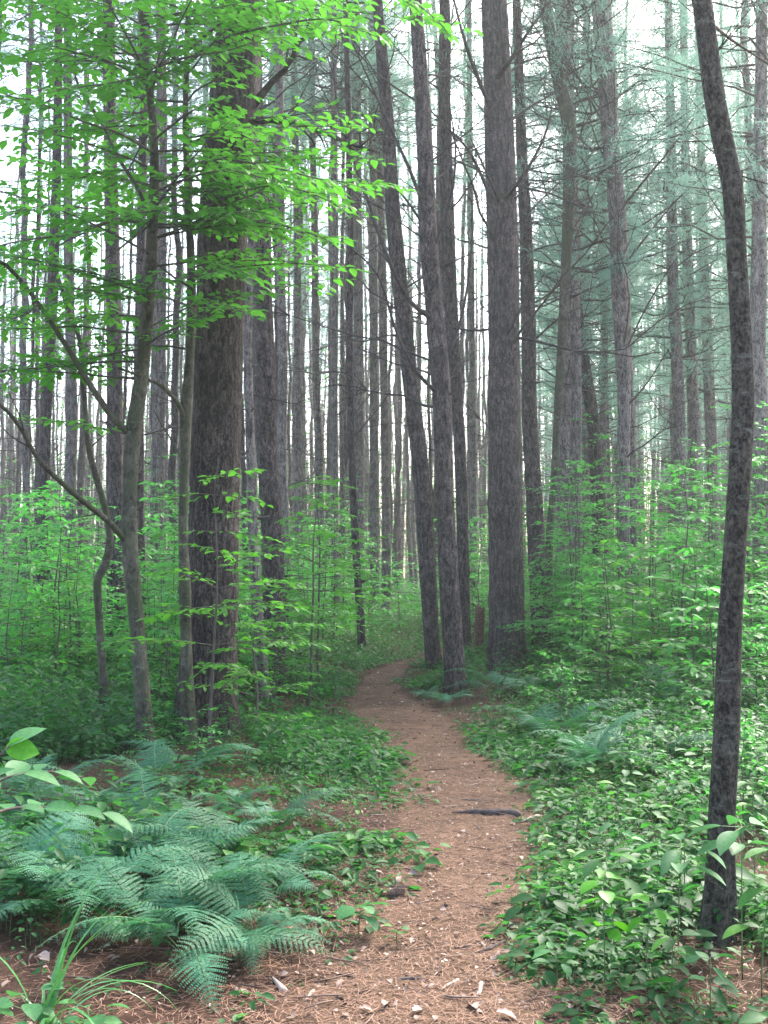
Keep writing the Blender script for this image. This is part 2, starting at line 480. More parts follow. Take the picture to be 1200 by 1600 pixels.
g = Geo()
x, y = scatter(1500, 2.8, 16, 1.2); keep = edge_dist(x, y) < 1.0; x, y = x[keep], y[keep]
for a_, b_ in zip(x, y):
    az = rng.random() * 6.28; ln = rng.uniform(.03, .14); z_ = float(ground(a_, b_)) + .024
    d_ = np.array([math.cos(az), math.sin(az), rng.normal(0, .05)]); k_ = nrm(np.array([math.cos(az + .4), math.sin(az + .4), 0]))
    p_ = np.array([a_, b_, z_]); rr_ = rng.uniform(.0012, .004)
    g.tube(np.vstack([p_, p_ + d_ * ln * .5, p_ + (d_ + k_ * rng.uniform(0, .8)) * ln]), [rr_, rr_, rr_ * .6], 4, rnd=rng.random() * .45)
tag(g.obj('twig_litter', M_LITTER), 'tiny broken twigs scattered over the path and its edges', 'twig litter', None, 'stuff')
# ------------------------------------------------------------------ ground cover
FEET = [(*gp(325, 1170)[:2], .55), (*gp(708, 1092)[:2], .7), (*gp(678, 1052)[:2], .5), (*gp(792, 1056)[:2], .9), (*gp(845, 1016)[:2], .5), (*gp(428, 1092)[:2], .5), (*gp(978, 1012)[:2], .6), (*gp(1118, 1490)[:2], .22)]
def cover(n, y0, y1, power, hscale, lsize, T, nl, g, gs, bare=None, margin=1.2):
    x, y = scatter(n, y0, y1, power, margin)
    ed = edge_dist(x, y)
    d = vnoise(x * 0.9, y * 0.9, 3.3)
    pr = np.clip((ed + np.where(y < 11, .17, -.04) + .25 * (vnoise(x * 1.7, y * 1.7, 21.) - .5)) / 0.35, 0, 1) * np.clip((d - np.where(y < 7, .26, .18)) * 3.2, 0.06, 1)
    if bare is not None: pr = pr * bare(x, y)
    for fx, fy, fr in FEET:
        dd = np.hypot(x - fx, (y - fy + fr * .7) / 1.9)
        pr = pr * np.clip((dd - fr * .6) / (fr * .8), .06, 1)
    keep = rng.random(n) < pr; x, y, ed, d = x[keep], y[keep], ed[keep], d[keep]
    n = len(x)
    edf = np.clip(ed / 1.6, 0.22, 1)
    H = hscale * rng.uniform(.35, 1.1, n) * edf * (0.6 + d)
    k = nl
    idx = np.repeat(np.arange(n), k)
    az0 = rng.random(n) * 2 * math.pi
    j = np.tile(np.arange(k), n)
    az = az0[idx] + j * 2.4 + rng.normal(0, .3, n * k)
    fz = 1 - (j / k) * rng.uniform(.35, .6, n)[idx]
    ls = lsize * rng.uniform(.6, 1.25, n)[idx] * rng.uniform(.75, 1.15, n * k)
    gz = ground(x, y)
    st = rng.uniform(.3, 1.2, n * k) * ls
    D = np.stack([np.cos(az), np.sin(az), rng.normal(-.12, .22, n * k)], -1)
    P = np.stack([x[idx] + np.cos(az) * st, y[idx] + np.sin(az) * st, gz[idx] + H[idx] * fz], -1)
    Nn = nrm(np.stack([rng.normal(0, .28, n * k), rng.normal(0, .28, n * k), np.ones(n * k)], -1))
    plant = np.clip(rng.random(n) ** 1.5 * .75 + (vnoise(x * 1.1, y * 1.1, 31.) - .35) * .5, 0, 1)
    leaves(g, P, D, Nn, ls, ls * rng.uniform(.3, .72, n)[idx], T, np.clip(plant[idx] * .75 + rng.random(n * k) * .25, 0, 1))
    lean = np.stack([rng.normal(0, .06, n), rng.normal(0, .06, n)], -1)
    B = np.stack([x, y, gz - .02], -1); Tp = np.stack([x + lean[:, 0] * .2, y + lean[:, 1] * .2, gz + H], -1)
    for s_ in (np.array([.0022, 0, 0]), np.array([0, .0022, 0])):
        V = np.stack([B - s_, B + s_, Tp], 1)
        gs.add(V, np.arange(n * 3).reshape(-1, 3), rng.random(n), 1)
    # leaf stalks
    V = np.stack([P, P + [0, 0, .0025], Tp[idx] - [0, 0, .01]], 1)
    return n
def bare_near(x, y):
    px = 600 + F * x / y
    py = 900 + F * CAMZ / y
    b = np.where((px < 560) & (py > 1440), np.clip(1 - (py - 1440) / 60, 0.03, 1), 1.0)
    b = np.where((px > 640) & (py > 1530), 0.25, b)
    r = np.where((px < 640) & (py > 1380) & (px > 400), 0.5, 1.0)
    r = r * np.where((px < 440) & (py > 1230), 0.6, 1.0) * np.where((px > 440) & (px < 560) & (py > 1300), .6, 1.0)
    return b * r
g = Geo()
cover(8000, 2.9, 9, 1.3, .22, .046, T_MID, 8, g, g, bare_near)
cover(3200, 2.9, 10, 1.2, .34, .085, T_HI, 7, g, g, bare_near)
cover(2600, 2.9, 10, 1.2, .18, .075, T_HI, 4, g, g, bare_near)
cover(26000, 3.2, 12, 1.2, .12, .028, T_LO, 7, g, g, bare_near)
cover(17000, 8, 20, 1.1, .26, .05, T_MID, 8, g, g)
cover(7000, 8, 20, 1.1, .42, .085, T_MID, 7, g, g)
cover(30000, 14, 40, 1.2, .5, .08, T_LO, 8, g, g, margin=1.35)
cover(26000, 32, 85, 1.1, .9, .13, T_LO, 8, g, g, margin=1.4)
tag(g.obj('ground_cover', [M_HERB, M_STEM]), 'knee-high carpet of mixed green herbs and seedlings on both sides of the path', 'ground cover', None, 'stuff')

# grassy fringe
g = Geo()
x, y = scatter(5000, 4.5, 16, 1.1)
ed = edge_dist(x, y)
keep = (ed > 0.0) & (ed < 1.6) & (vnoise(x * 1.3, y * 1.3, 12.3) > .52) & ((x > 0) | (y > 6)); x, y = x[keep], y[keep]; n = len(x)
az = rng.random(n) * 2 * math.pi
D = np.stack([np.cos(az) * 1.1, np.sin(az) * 1.1, np.ones(n)], -1)
leaves(g, np.stack([x, y, ground(x, y)], -1), D, np.stack([np.cos(az), np.sin(az), np.ones(n) * .2], -1), rng.uniform(.05, .14, n), .005,
       _template([0, .4, .75, 1], [.4, .5, .3, 0], 0.1, 0.55), rng.random(n))
tag(g.obj('grass', M_GRASS), 'sparse tufts of thin grass along the edges of the path', 'grass', None, 'stuff')

# ------------------------------------------------------------------ branch and foliage generators
class Acc:
    def __init__(s): s.P = []; s.D = []; s.N = []; s.L = []
    def add(s, P, D, N, L): s.P.append(P); s.D.append(D); s.N.append(N); s.L.append(L)
    def flush(s, g, T, ratio, r, mat=0):
        if not s.P: return
        P, D, N, L = np.vstack(s.P), np.vstack(s.D), np.vstack(s.N), np.concatenate(s.L)
        leaves(g, P, D, N, L, L * ratio * r.uniform(.85, 1.15, len(L)), T, r.random(len(L)), mat)

def spray(P, r0, gw, acc, r, twig=0.5, leaf=0.09, tstep=0.14, lstep=0.055, start=0.2, flat_=0.15, k=5, wood=True):
    """a limb along P with alternating side twigs in a flat fan, leaves alternate on every twig"""
    P = catmull(P, 0.12) if len(P) < 12 else np.asarray(P)
    seg = np.r_[0, np.cumsum(np.linalg.norm(np.diff(P, axis=0), axis=1))]
    Lt = seg[-1]
    if wood: gw.tube(P, np.interp(seg, [0, Lt], [r0, r0 * .25]), k)
    T = nrm(np.gradient(P, axis=0))
    s = Lt * start; side = 1
    ends = []
    while s < Lt:
        f = s / Lt
        p = np.array([np.interp(s, seg, P[:, i]) for i in range(3)])
        t = np.array([np.interp(s, seg, T[:, i]) for i in range(3)])
        sd_ = nrm(np.cross(t, [0, 0, 1.0])) * side
        d = nrm(t * .75 + sd_ * r.uniform(.6, 1.0) + np.array([0, 0, r.normal(0.02, flat_)]))
        ln = twig * r.uniform(.5, 1.1) * (1.05 - .6 * f) * min(1, .5 + f * 2.5)
        ends.append((p, d, ln)); side = -side
        s += tstep * r.uniform(.7, 1.3)
    ends.append((P[-1], T[-1], twig * .5))
    for p, d, ln in ends:
        n = max(3, int(ln / lstep))
        u = np.linspace(0.12, 1, n)[:, None]
        bend = nrm(np.array([r.normal(0, .3), r.normal(0, .3), -0.25]))
        Q = p + d * u * ln + bend * (u ** 2) * ln * .22
        if wood:
            QQ = np.vstack([p, Q[n // 2], Q[-1]])
            gw.tube(QQ, [r0 * .28, r0 * .2, r0 * .1], 3, cap=False)
        sg = np.where(np.arange(n) % 2 == 0, 1, -1)[:, None]
        up = nrm(np.array([r.normal(0, .12), r.normal(0, .12), 1.0]))
        sd_ = nrm(np.cross(d, up))
        D = nrm(d * .8 + sd_ * sg * .85 + r.normal(0, .18, (n, 3)) + [0, 0, -.12])
        D[-1] = d
        N_ = nrm(up + r.normal(0, .22, (n, 3)))
        acc.add(Q, D, N_, leaf * r.uniform(.65, 1.15, n) * np.interp(u[:, 0], [0, .5, 1], [.7, 1.05, .85]))

def dead_limb(g, p, d, ln, r0, r, subs=3, k=5, curl=0.25):
    n = 7
    u = np.linspace(0, 1, n)[:, None]
    b = nrm(r.normal(0, 1, 3) * [1, 1, .5] + [0, 0, .5])
    wob = np.cumsum(r.normal(0, .02, (n, 3)), 0) * ln
    wob -= wob[0]
    P = p + d * u * ln + b * u ** 2 * ln * curl + wob
    g.tube(P, np.linspace(r0, r0 * .25, n), k, cap=False)
    for _ in range(subs):
        i = r.integers(2, n - 1)
        t = nrm(P[i] - P[i - 1])
        dd = nrm(t + r.normal(0, .6, 3)); l2 = ln * r.uniform(.15, .4)
        Q = np.vstack([P[i], P[i] + dd * l2 * .5, P[i] + (dd + r.normal(0, .25, 3)) * l2])
        g.tube(Q, [r0 * .45, r0 * .3, r0 * .12], 3, cap=False)

def pine_bark_fn(seed, amp=.03, whorl=None, plates=0.0, flare=0.0, base_z=0.0):
    def fn(P, a, R):
        ca, sa = np.cos(a)[None], np.sin(a)[None]; z = P[:, 2:3]
        f = 1 + amp * 2 * (vnoise(ca * 2 + seed, sa * 2 + seed, z * 1.2) - .5) + amp * (vnoise(ca * 6 + seed, sa * 6, z * 4) - .5)
        if whorl: f = f + .11 * np.exp(-((z % whorl) - whorl / 2) ** 2 / .003) * (vnoise(ca * 3, sa * 3, z * .7 + seed))
        if plates:
            wob = (vnoise(ca * 3 + seed, sa * 3, z * 5) - .5) * 1.6
            f = f + plates * (np.abs(np.sin(a[None] * 15 + wob + z * .6)) - .6) + plates * 1.3 * (vnoise(a[None] * 14, z * 16, seed) - .5)
        if flare:
            h = np.clip(z - base_z, 0, 3)
            f = f + flare * np.exp(-h / .35) * (.55 + .45 * np.sin(a[None] * 5 + seed) + .3 * np.sin(a[None] * 3 + 1))
        return f
    return fn

def trunk_pts(px, Y, H, step=0.3, topY=None):
    """px: (column, row, width in photo pixels); Y depth of the base; H full height above ground"""
    P = []
    for (a, b, wd) in px:
        p = at(a, b, Y); P.append([*p, wd * .47 / F * Y * (.9 if Y > 19 else 1)])
    P = np.array(P)
    b = P[0].copy(); b[2] = float(ground(b[0], b[1])) - .08
    if P[0][2] > b[2] + .05: P = np.vstack([b, P])
    else: P[0] = b
    d = (P[-1] - P[-2])[:3]; d = d / np.linalg.norm(d); d = nrm(d + [0, 0, 1.2]); rem = H - P[-1][2]
    if rem > 1:
        r1 = P[-1][3]
        for f in (.33, .66, 1.0):
            q = P[-1][:3] if f == 0 else None
        ex = [np.r_[P[-1][:3] + d * rem * f / d[2], max(.012, r1 * (1 - .9 * f))] for f in (.33, .66, 1.0)]
        P = np.vstack([P] + ex)
    return catmull(P, step)

# crowns of pine needles, four shared shapes (tree height 24)
def pine_crown(seed, z0, z1, spread, nb=5, tufts=20, leafl=.13):
    r = np.random.default_rng(seed); g = Geo(); gw = Geo()
    PP = []; DD = []
    z = z0
    while z < z1:
        f = (z - z0) / (z1 - z0)
        n = nb + r.integers(-1, 2)
        a0 = r.random() * 7
        for k in range(n):
            if r.random() < .18: continue
            az = a0 + k * 2 * math.pi / n + r.normal(0, .25)
            ln = spread * (1 - f) ** .7 * r.uniform(.55, 1.15) * min(1, .55 + f * 4) + .3
            el = r.uniform(-.05, .35)
            d = np.array([math.cos(az) * math.cos(el), math.sin(az) * math.cos(el), math.sin(el)])
            u = np.linspace(0, 1, 6)[:, None]
            P = np.array([0, 0, z]) + d * u * ln + np.array([0, 0, 1]) * (u ** 2 * ln * r.uniform(-.1, .25)) + r.normal(0, .03, (6, 3)) * ln
            P[0] = (0, 0, z)
            gw.tube(P, np.linspace(.024, .004, 6) * (1 - .5 * f), 4, cap=False)
            m = int(tufts * ln / spread * 1.6) + 4
            uu = r.uniform(.25, 1.0, m)
            c = np.stack([np.interp(uu, u[:, 0], P[:, i]) for i in range(3)], -1)
            sdv = nrm(np.cross(d, [0, 0, 1.0]))
            c = c + sdv * r.normal(0, .28, (m, 1)) * ln * .6 * (1.1 - uu[:, None]) + r.normal(0, .07, (m, 3))
            PP.append(c); DD.append(np.tile(d, (m, 1)))
        z += r.uniform(.4, .65)
    C = np.vstack(PP); D0 = np.vstack(DD)
    q = 10
    idx = np.repeat(np.arange(len(C)), q)
    D = nrm(D0[idx] * .5 + r.normal(0, .7, (len(idx), 3)) + [0, 0, .25])
    B = C[idx] + r.normal(0, .05, (len(idx), 3))
    S = nrm(np.cross(D, r.normal(0, 1, D.shape))) * .006
    Ln = leafl * r.uniform(.7, 1.3, (len(idx), 1))
    V = np.stack([B - S, B + S, B + D * Ln], 1)
    g.add(V, np.arange(len(idx) * 3).reshape(-1, 3), np.repeat(r.random(len(C)), q))
    return g, gw
CROWNS = []
for k, (z0, z1, spd, nb, tf) in enumerate([(15, 24, 2.3, 5, 20), (14, 24, 2.4, 5, 20), (13, 24, 2.4, 5, 22), (6.5, 22, 2.9, 5, 26)]):
    g, gw = pine_crown(40 + k, z0, z1, spd, nb, tf)
    nV = len(gw.V)
    for V_, F_, A_ in zip(gw.V, gw.F, gw.A):
        pass
    F0 = 0
    VV = np.vstack(gw.V); FF = np.vstack(gw.F)
    g.add(VV, FF, None, 1)
    CROWNS.append(g.mesh('pine_crown', [M_NEEDLE, M_DEAD], smooth=False))

def add_crown(root, base, P, H, kind, r, smin=1.0):
    """crown of a hand-placed pine, shifted to sit on the leaning trunk"""
    j = np.argmin(np.abs(P[:, 2] - (base[2] + H * .75)))
    c = link('crown', CROWNS[kind], root)
    c.location = (P[j][0] - base[0], P[j][1] - base[1], 0)
    s = H / 24.0
    c.scale = (s * smin, s * smin, s); c.rotation_euler = (0, 0, r.random() * 6.28)
    return c

def hand_pine(name, label, cat, px, Y, H, m, k=18, step=.25, fn=None, crown=0, limbs=(), whorls=None, seed=1, group=None, csc=1.0, hand=()):
    r = np.random.default_rng(seed)
    P = trunk_pts(px, Y, H, step)
    base = np.array([P[0][0], P[0][1], float(ground(P[0][0], P[0][1]))])
    root = thing(name, label, cat, base, group)
    g = Geo(); g.tube(P[:, :3], P[:, 3], k, fn or pine_bark_fn(seed, .035, .7, 0, .22, base[2]))
    if Y < 22 and m is not M_BEECH:
        zc = 1.2 + r.random() * .4
        while zc < 11:
            for _ in range(r.integers(2, 5)):
                z = zc + r.normal(0, .05); i = int(np.argmin(np.abs(P[:, 2] - z))); az = r.random() * 6.28
                d = nrm(np.array([math.cos(az), math.sin(az), r.uniform(0, .7)])); rad = P[i][3]; ln = r.uniform(.03, .16)
                b_ = np.array([P[i][0], P[i][1], z]) + d * rad * .8
                g.tube(np.vstack([b_, b_ + d * (rad * .2 + ln * .5), b_ + d * (rad * .2 + ln)]), [.016, .009, .006], 5)
            zc += r.uniform(.45, .8)
    g.obj('trunk', m, root, base)
    if crown is not None and (crown < 3 or px[0][0] > 850): add_crown(root, base, P, H, crown, r, csc)
    if whorls:
        z0, z1, n, lmin, lmax, r0 = whorls
        zz = np.sort(r.uniform(z0, z1, int(n * 1.15)))
        for z in zz:
            i = int(np.argmin(np.abs(P[:, 2] - z))); p = P[i][:3]; rad = P[i][3]
            az = r.random() * 6.28; el = r.uniform(.15, .95) if r.random() < .8 else r.uniform(-.4, .1)
            d = np.array([math.cos(az) * math.cos(el), math.sin(az) * math.cos(el), math.sin(el)])
            g = Geo(); dead_limb(g, p + d * rad * .3, d, r.uniform(lmin, lmax) * 1.15, r0 * r.uniform(.5, 1.35), r, 7, 5)
            g.obj('dead_branch', M_DEAD, root, base)
    for pts, r0 in hand:
        Q = np.array([at(a, b, Y + dy) for a, b, dy in pts])
        g = Geo(); Q = catmull(Q, .15)
        r0 *= 1.3; g.tube(Q, np.linspace(r0, r0 * .3, len(Q)), 6)
        for _ in range(9):
            i = r.integers(min(2, len(Q) - 2), max(3, len(Q) - 1)) if len(Q) > 3 else 1; t = nrm(Q[i] - Q[i - 1]); dd = nrm(t + r.normal(0, .5, 3)); l2 = r.uniform(.2, .6)
            g.tube(np.vstack([Q[i], Q[i] + dd * l2 * .5, Q[i] + (dd + r.normal(0, .2, 3)) * l2]), [r0 * .35, r0 * .25, r0 * .1], 3, cap=False)
        g.obj('dead_branch', M_DEAD, root, base)
    return root, P, base

# ------------------------------------------------------------------ the trees one can tell apart
hand_pine('pine_tree', 'big dark pine with deeply furrowed bark and flared foot beside the ferns', 'tree',
    [(322, 1165, 116), (322, 1130, 104), (324, 1060, 94), (332, 900, 84), (337, 700, 81), (343, 500, 81), (352, 300, 80), (361, 200, 80), (369, 100, 79), (378, -10, 74), (386, -120, 68)],
    9.9, 25, M_PINEBIG, 90, .04, pine_bark_fn(3, .02, None, .035, .22, 0.0), 0, seed=3,
    hand=[([(395, 165, 0), (425, 128, -.1), (446, 108, -.2), (470, 60, -.3)], .035), ([(392, 188, 0), (440, 190, -.2), (490, 200, -.3), (540, 222, -.4), (585, 236, -.5)], .028),
          ([(345, 90, 0), (315, 78, -.2), (300, 92, -.3), (270, 110, -.5)], .022)])
hand_pine('pine_tree', 'straight mid-grey pine close behind the right side of the big dark pine', 'tree',
    [(430, 1090, 46), (429, 1060, 40), (427, 900, 37), (423, 780, 36), (417, 700, 35), (414, 560, 34), (410, 430, 30), (404, 275, 26), (400, 150, 24), (396, -20, 22)],
    13.4, 24, M_PINE, 20, .2, None, 1, seed=5, whorls=(5, 11, 8, .8, 1.8, .016))
hand_pine('pine_tree', 'slender pale trunk squeezed between the big dark pine and the grey pine', 'tree',
    [(410, 1085, 22), (406, 1000, 19), (400, 925, 18), (394, 800, 16), (390, 650, 15), (387, 520, 14), (392, 400, 13), (399, 250, 12), (402, 50, 11)],
    12.6, 17, M_PINEGREY_LIT, 14, .25, None, None, seed=6, whorls=(3, 9, 6, .6, 1.3, .011))
hand_pine('pine_tree', 'tall pine leaning left with smooth grey bark, left of the leaning pair by the path', 'tree',
    [(680, 1050, 28), (675, 1020, 25), (669, 908, 28), (660, 762, 28), (644, 617, 27), (631, 500, 27), (618, 379, 26), (606, 204, 23), (594, 58, 19), (588, -40, 17)],
    17.2, 24, M_PINE, 18, .25, None, 1, seed=7, whorls=(4.5, 12, 22, 1.0, 2.4, .016))
hand_pine('pine_tree', 'nearer dark pine of the leaning pair, curving left above the path bend', 'tree',
    [(710, 1092, 42), (710, 1060, 35), (706, 980, 33), (701, 908, 32), (695, 762, 30), (690, 617, 32), (680, 500, 31), (670, 379, 30), (664, 233, 27), (655, 76, 24), (648, -40, 21)],
    13.5, 23, M_PINE, 20, .2, None, 1, seed=8, whorls=(3.4, 11, 22, .8, 2.0, .016),
    hand=[([(664, 330, 0), (640, 265, -.2), (610, 200, -.3), (570, 110, -.4), (548, 60, -.5)], .02),
          ([(680, 500, 0), (640, 470, -.3), (605, 400, -.5), (570, 300, -.5), (530, 180, -.6), (520, 90, -.6)], .022),
          ([(672, 400, 0), (700, 330, -.2), (712, 240, -.3), (700, 150, -.3)], .018),
          ([(690, 620, 0), (650, 580, -.3), (620, 520, -.4), (590, 430, -.6), (545, 385, -.8)], .02),
          ([(668, 360, 0), (625, 300, -.2), (590, 270, -.4)], .015),
          ([(696, 560, 0), (720, 500, .1), (736, 400, .1), (738, 300, .2)], .018)])
hand_pine('pine_tree', 'pale grey pine standing just behind the nearer dark leaning pine', 'tree',
    [(726, 1010, 24), (724, 900, 23), (721, 762, 22), (715, 646, 22), (706, 500, 25), (700, 379, 27), (695, 175, 24), (695, 30, 21), (694, -60, 18)],
    20, 25, M_PINE, 16, .3, None, 2, seed=9, whorls=(4, 14, 24, 1, 2.2, .018))
hand_pine('pine_tree', 'thick central pine, widest trunk right of the path, with whorls of dead branches', 'tree',
    [(792, 1058, 72), (792, 1035, 64), (791, 908, 58), (789, 762, 56), (788, 617, 54), (787, 500, 53), (785, 379, 52), (780, 204, 49), (775, 58, 45), (770, -60, 42)],
    16.4, 27, M_PINE, 28, .12, pine_bark_fn(10, .03, .75, .018, .15, 0), 0, seed=10, whorls=(4.6, 12.5, 22, 1.2, 2.6, .022),
    hand=[([(778, 120, -.2), (800, 90, -.6), (822, 55, -.9), (850, 15, -1.1)], .035), ([(765, 165, -.2), (742, 110, -.6), (722, 50, -1), (705, -20, -1.2)], .03),
          ([(788, 100, -.3), (782, 40, -.6), (780, -30, -.9)], .035), ([(790, 310, -.2), (820, 270, -.7), (850, 215, -1), (862, 170, -1.2)], .025),
          ([(768, 310, -.2), (735, 240, -.6), (700, 200, -1), (650, 150, -1.2)], .022), ([(780, 315, -.3), (760, 270, -.7), (735, 215, -1)], .02),
          ([(795, 190, 0), (840, 160, .3), (880, 140, .6)], .02), ([(792, 525, -.2), (815, 480, -.6), (850, 430, -1)], .016)])
hand_pine('pine_tree', 'straight pine directly behind the right flank of the thick central pine', 'tree',
    [(843, 1015, 30), (842, 960, 26), (838, 850, 28), (834, 760, 27), (827, 646, 26), (826, 525, 24), (821, 350, 21), (815, 233, 18), (810, 80, 15), (806, -40, 13)],
    18.8, 22, M_PINE, 16, .3, None, 1, seed=11, whorls=(3, 12, 20, .8, 2.0, .015),
    hand=[([(836, 530, 0), (870, 500, -.3), (905, 480, -.6)], .016)])
hand_pine('hardwood_tree', 'thin pale trunk leaning right from the foot of the central pines, bent at mid-height', 'tree',
    [(855, 1015, 24), (856, 960, 17), (858, 850, 13), (865, 762, 12), (873, 617, 14), (880, 500, 16), (886, 379, 18), (890, 260, 22), (888, 190, 24), (874, 130, 22), (862, 70, 20), (850, -10, 18), (842, -80, 16)],
    18.0, 20, M_BEECH, 14, .25, None, None, seed=12, whorls=(6, 13, 12, .8, 2.0, .015))
hand_pine('pine_tree', 'grey pine half hidden behind the thin bent trunk', 'tree',
    [(884, 990, 30), (882, 850, 28), (880, 700, 26), (886, 520, 26), (893, 350, 24), (893, 220, 22), (880, 100, 20), (872, -40, 18)],
    23, 25, M_PINEGREY_LIT, 14, .35, None, 2, seed=13, whorls=(5, 15, 14, 1, 2.4, .018))
hand_pine('pine_tree', 'dark crooked trunk bowing out to the right behind green saplings', 'tree',
    [(940, 900, 30), (934, 780, 27), (930, 704, 24), (921, 617, 23), (906, 529, 22), (898, 430, 20), (893, 330, 18), (890, 200, 16), (892, 40, 14)],
    25, 20, M_PINEBIG, 14, .35, None, 3, seed=14, whorls=(5, 13, 10, 1, 2.0, .018))
R13, P13, B13 = hand_pine('pine_tree', 'twin-stemmed pine in the right half with long dead branches reaching right', 'tree',
    [(978, 1012, 26), (976, 900, 20), (974, 820, 21), (974, 720, 21), (975, 620, 22), (970, 500, 27), (966, 350, 30), (955, 233, 28), (947, 117, 31), (940, 17, 33), (934, -80, 30)],
    18.6, 25, M_PINEGREY_LIT, 16, .25, None, 3, seed=15, whorls=(3.5, 13, 26, 1.0, 2.6, .016), csc=.8,
    hand=[([(968, 330, 0), (1000, 290, -.5), (1050, 230, -1), (1110, 150, -1.5)], .018), ([(970, 420, 0), (1010, 370, -.5), (1060, 310, -.9), (1130, 250, -1.2)], .018),
          ([(958, 250, 0), (1000, 230, -.5), (1070, 190, -.9), (1130, 140, -1.4)], .014), ([(952, 160, 0), (900, 120, -.5), (850, 60, -1)], .014),
          ([(975, 640, 0), (1010, 600, -.3), (1045, 545, -.6)], .014), ([(972, 560, 0), (1010, 480, -.3), (1060, 400, -.6), (1100, 370, -.8)], .014)])
g = Geo(); S2 = catmull(np.array([[*at(a, b, 18.9), wd / 2 / F * 18.9] for a, b, wd in [(992, 1016, 18), (990, 900, 16), (989, 792, 15), (986, 680, 14), (982, 560, 12), (978, 440, 10)]]), .3)
g.tube(S2[:, :3], S2[:, 3], 12, pine_bark_fn(4, .04)); g.obj('stem', M_PINEGREY_LIT, R13, B13)

# background pines followed one by one
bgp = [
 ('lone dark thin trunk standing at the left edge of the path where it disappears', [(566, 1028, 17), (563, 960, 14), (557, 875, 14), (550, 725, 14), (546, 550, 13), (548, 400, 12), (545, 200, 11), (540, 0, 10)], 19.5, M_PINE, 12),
 ('straight pale pine just behind the lone dark thin trunk', [(562, 960, 20), (561, 800, 19), (561, 600, 19), (559, 400, 18), (558, 200, 16), (556, 0, 14)], 29, M_PINEGREY_LIT, 12),
 ('perfectly straight pine midway between the big dark pine and the leaning pines', [(524, 960, 16), (523, 800, 15), (522, 600, 14), (523, 400, 14), (522, 200, 13), (521, 0, 12)], 27, M_PINEGREY_LIT, 12),
 ('grey pine a step right of the grey pine beside the big dark one', [(448, 960, 22), (443, 800, 20), (440, 700, 19), (442, 575, 18), (438, 400, 18), (437, 150, 16), (436, -20, 14)], 21.5, M_PINEGREY_LIT, 14),
 ('grey pine at the right of three pale trunks over the path end', [(604, 965, 17), (603, 800, 16), (600, 600, 15), (597, 400, 15), (592, 200, 13), (588, 0, 12)], 31, M_PINEGREY_LIT, 12),
 ('middle one of three pale trunks over the path end', [(586, 960, 18), (585, 800, 17), (584, 600, 16), (584, 400, 15), (582, 200, 14), (580, 0, 12)], 30, M_PINEGREY_LIT, 12),
 ('slim pine between the big dark pine and the midway straight pine, leaning a little left', [(470, 940, 15), (466, 800, 15), (464, 600, 14), (465, 400, 14), (461, 200, 13), (458, 0, 12)], 28, M_PINEGREY_LIT, 12),
 ('slim pine with a slight kink left of the midway straight pine', [(502, 930, 15), (500, 800, 15), (498, 690, 15), (494, 600, 14), (492, 400, 13), (488, 200, 12), (486, 0, 11)], 30, M_PINEGREY_LIT, 12),
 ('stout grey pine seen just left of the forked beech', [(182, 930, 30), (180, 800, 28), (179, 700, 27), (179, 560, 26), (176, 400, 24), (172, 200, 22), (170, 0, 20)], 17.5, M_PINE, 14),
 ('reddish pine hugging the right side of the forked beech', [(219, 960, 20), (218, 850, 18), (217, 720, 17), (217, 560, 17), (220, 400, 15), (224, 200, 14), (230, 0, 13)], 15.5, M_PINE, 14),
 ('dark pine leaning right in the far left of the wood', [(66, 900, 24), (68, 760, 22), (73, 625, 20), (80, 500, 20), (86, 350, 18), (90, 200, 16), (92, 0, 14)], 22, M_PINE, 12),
 ('grey pine between the far left dark pine and the stout grey pine', [(110, 900, 22), (110, 760, 20), (112, 625, 20), (108, 450, 18), (106, 250, 16), (106, 0, 14)], 25, M_PINEGREY_LIT, 12),
 ('grey pine in the gap between the forked beech and the mossy thin trunk', [(250, 930, 17), (250, 760, 16), (252, 600, 16), (254, 400, 15), (255, 200, 14), (254, 0, 12)], 23, M_PINEGREY_LIT, 12),
 ('left trunk of a pair of hazy pines right of the twin-stemmed pine', [(1066, 900, 26), (1062, 700, 24), (1058, 560, 22), (1050, 400, 20), (1048, 200, 17), (1044, 0, 14)], 25, M_PINEGREY_LIT, 12),
 ('right trunk of a pair of hazy pines right of the twin-stemmed pine', [(1088, 900, 25), (1085, 700, 23), (1080, 560, 21), (1074, 400, 19), (1070, 200, 16), (1068, 0, 14)], 27, M_PINEGREY_LIT, 12),
 ('hazy pine close against the left side of the mottled right trunk', [(1116, 850, 22), (1112, 700, 21), (1106, 560, 20), (1100, 400, 18), (1094, 200, 15), (1090, 0, 12)], 29, M_PINEGREY_LIT, 12),
 ('hazy pine trunk cut by the right edge of the photo', [(1192, 900, 32), (1188, 700, 30), (1184, 560, 28), (1186, 400, 26), (1188, 200, 22), (1190, 0, 20)], 16, M_PINEGREY_LIT, 14),
 ('slim straight pine in the gap between the thick central pine and the leaning pair', [(742, 940, 13), (740, 800, 13), (738, 600, 12), (736, 400, 12), (734, 200, 11), (733, 0, 10)], 31, M_PINEGREY_LIT, 10),
 ('hazy pine left of the twin-stemmed pine rising behind green saplings', [(918, 860, 18), (916, 700, 17), (915, 520, 16), (914, 350, 15), (915, 150, 14), (916, 0, 12)], 32, M_PINEGREY_LIT, 10),
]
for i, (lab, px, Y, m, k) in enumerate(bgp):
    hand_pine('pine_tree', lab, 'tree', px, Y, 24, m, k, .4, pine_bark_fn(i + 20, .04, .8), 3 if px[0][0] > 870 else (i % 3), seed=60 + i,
              whorls=(3.0, 15, 16, .8, 2.0, .013), group='pines behind the clearing')

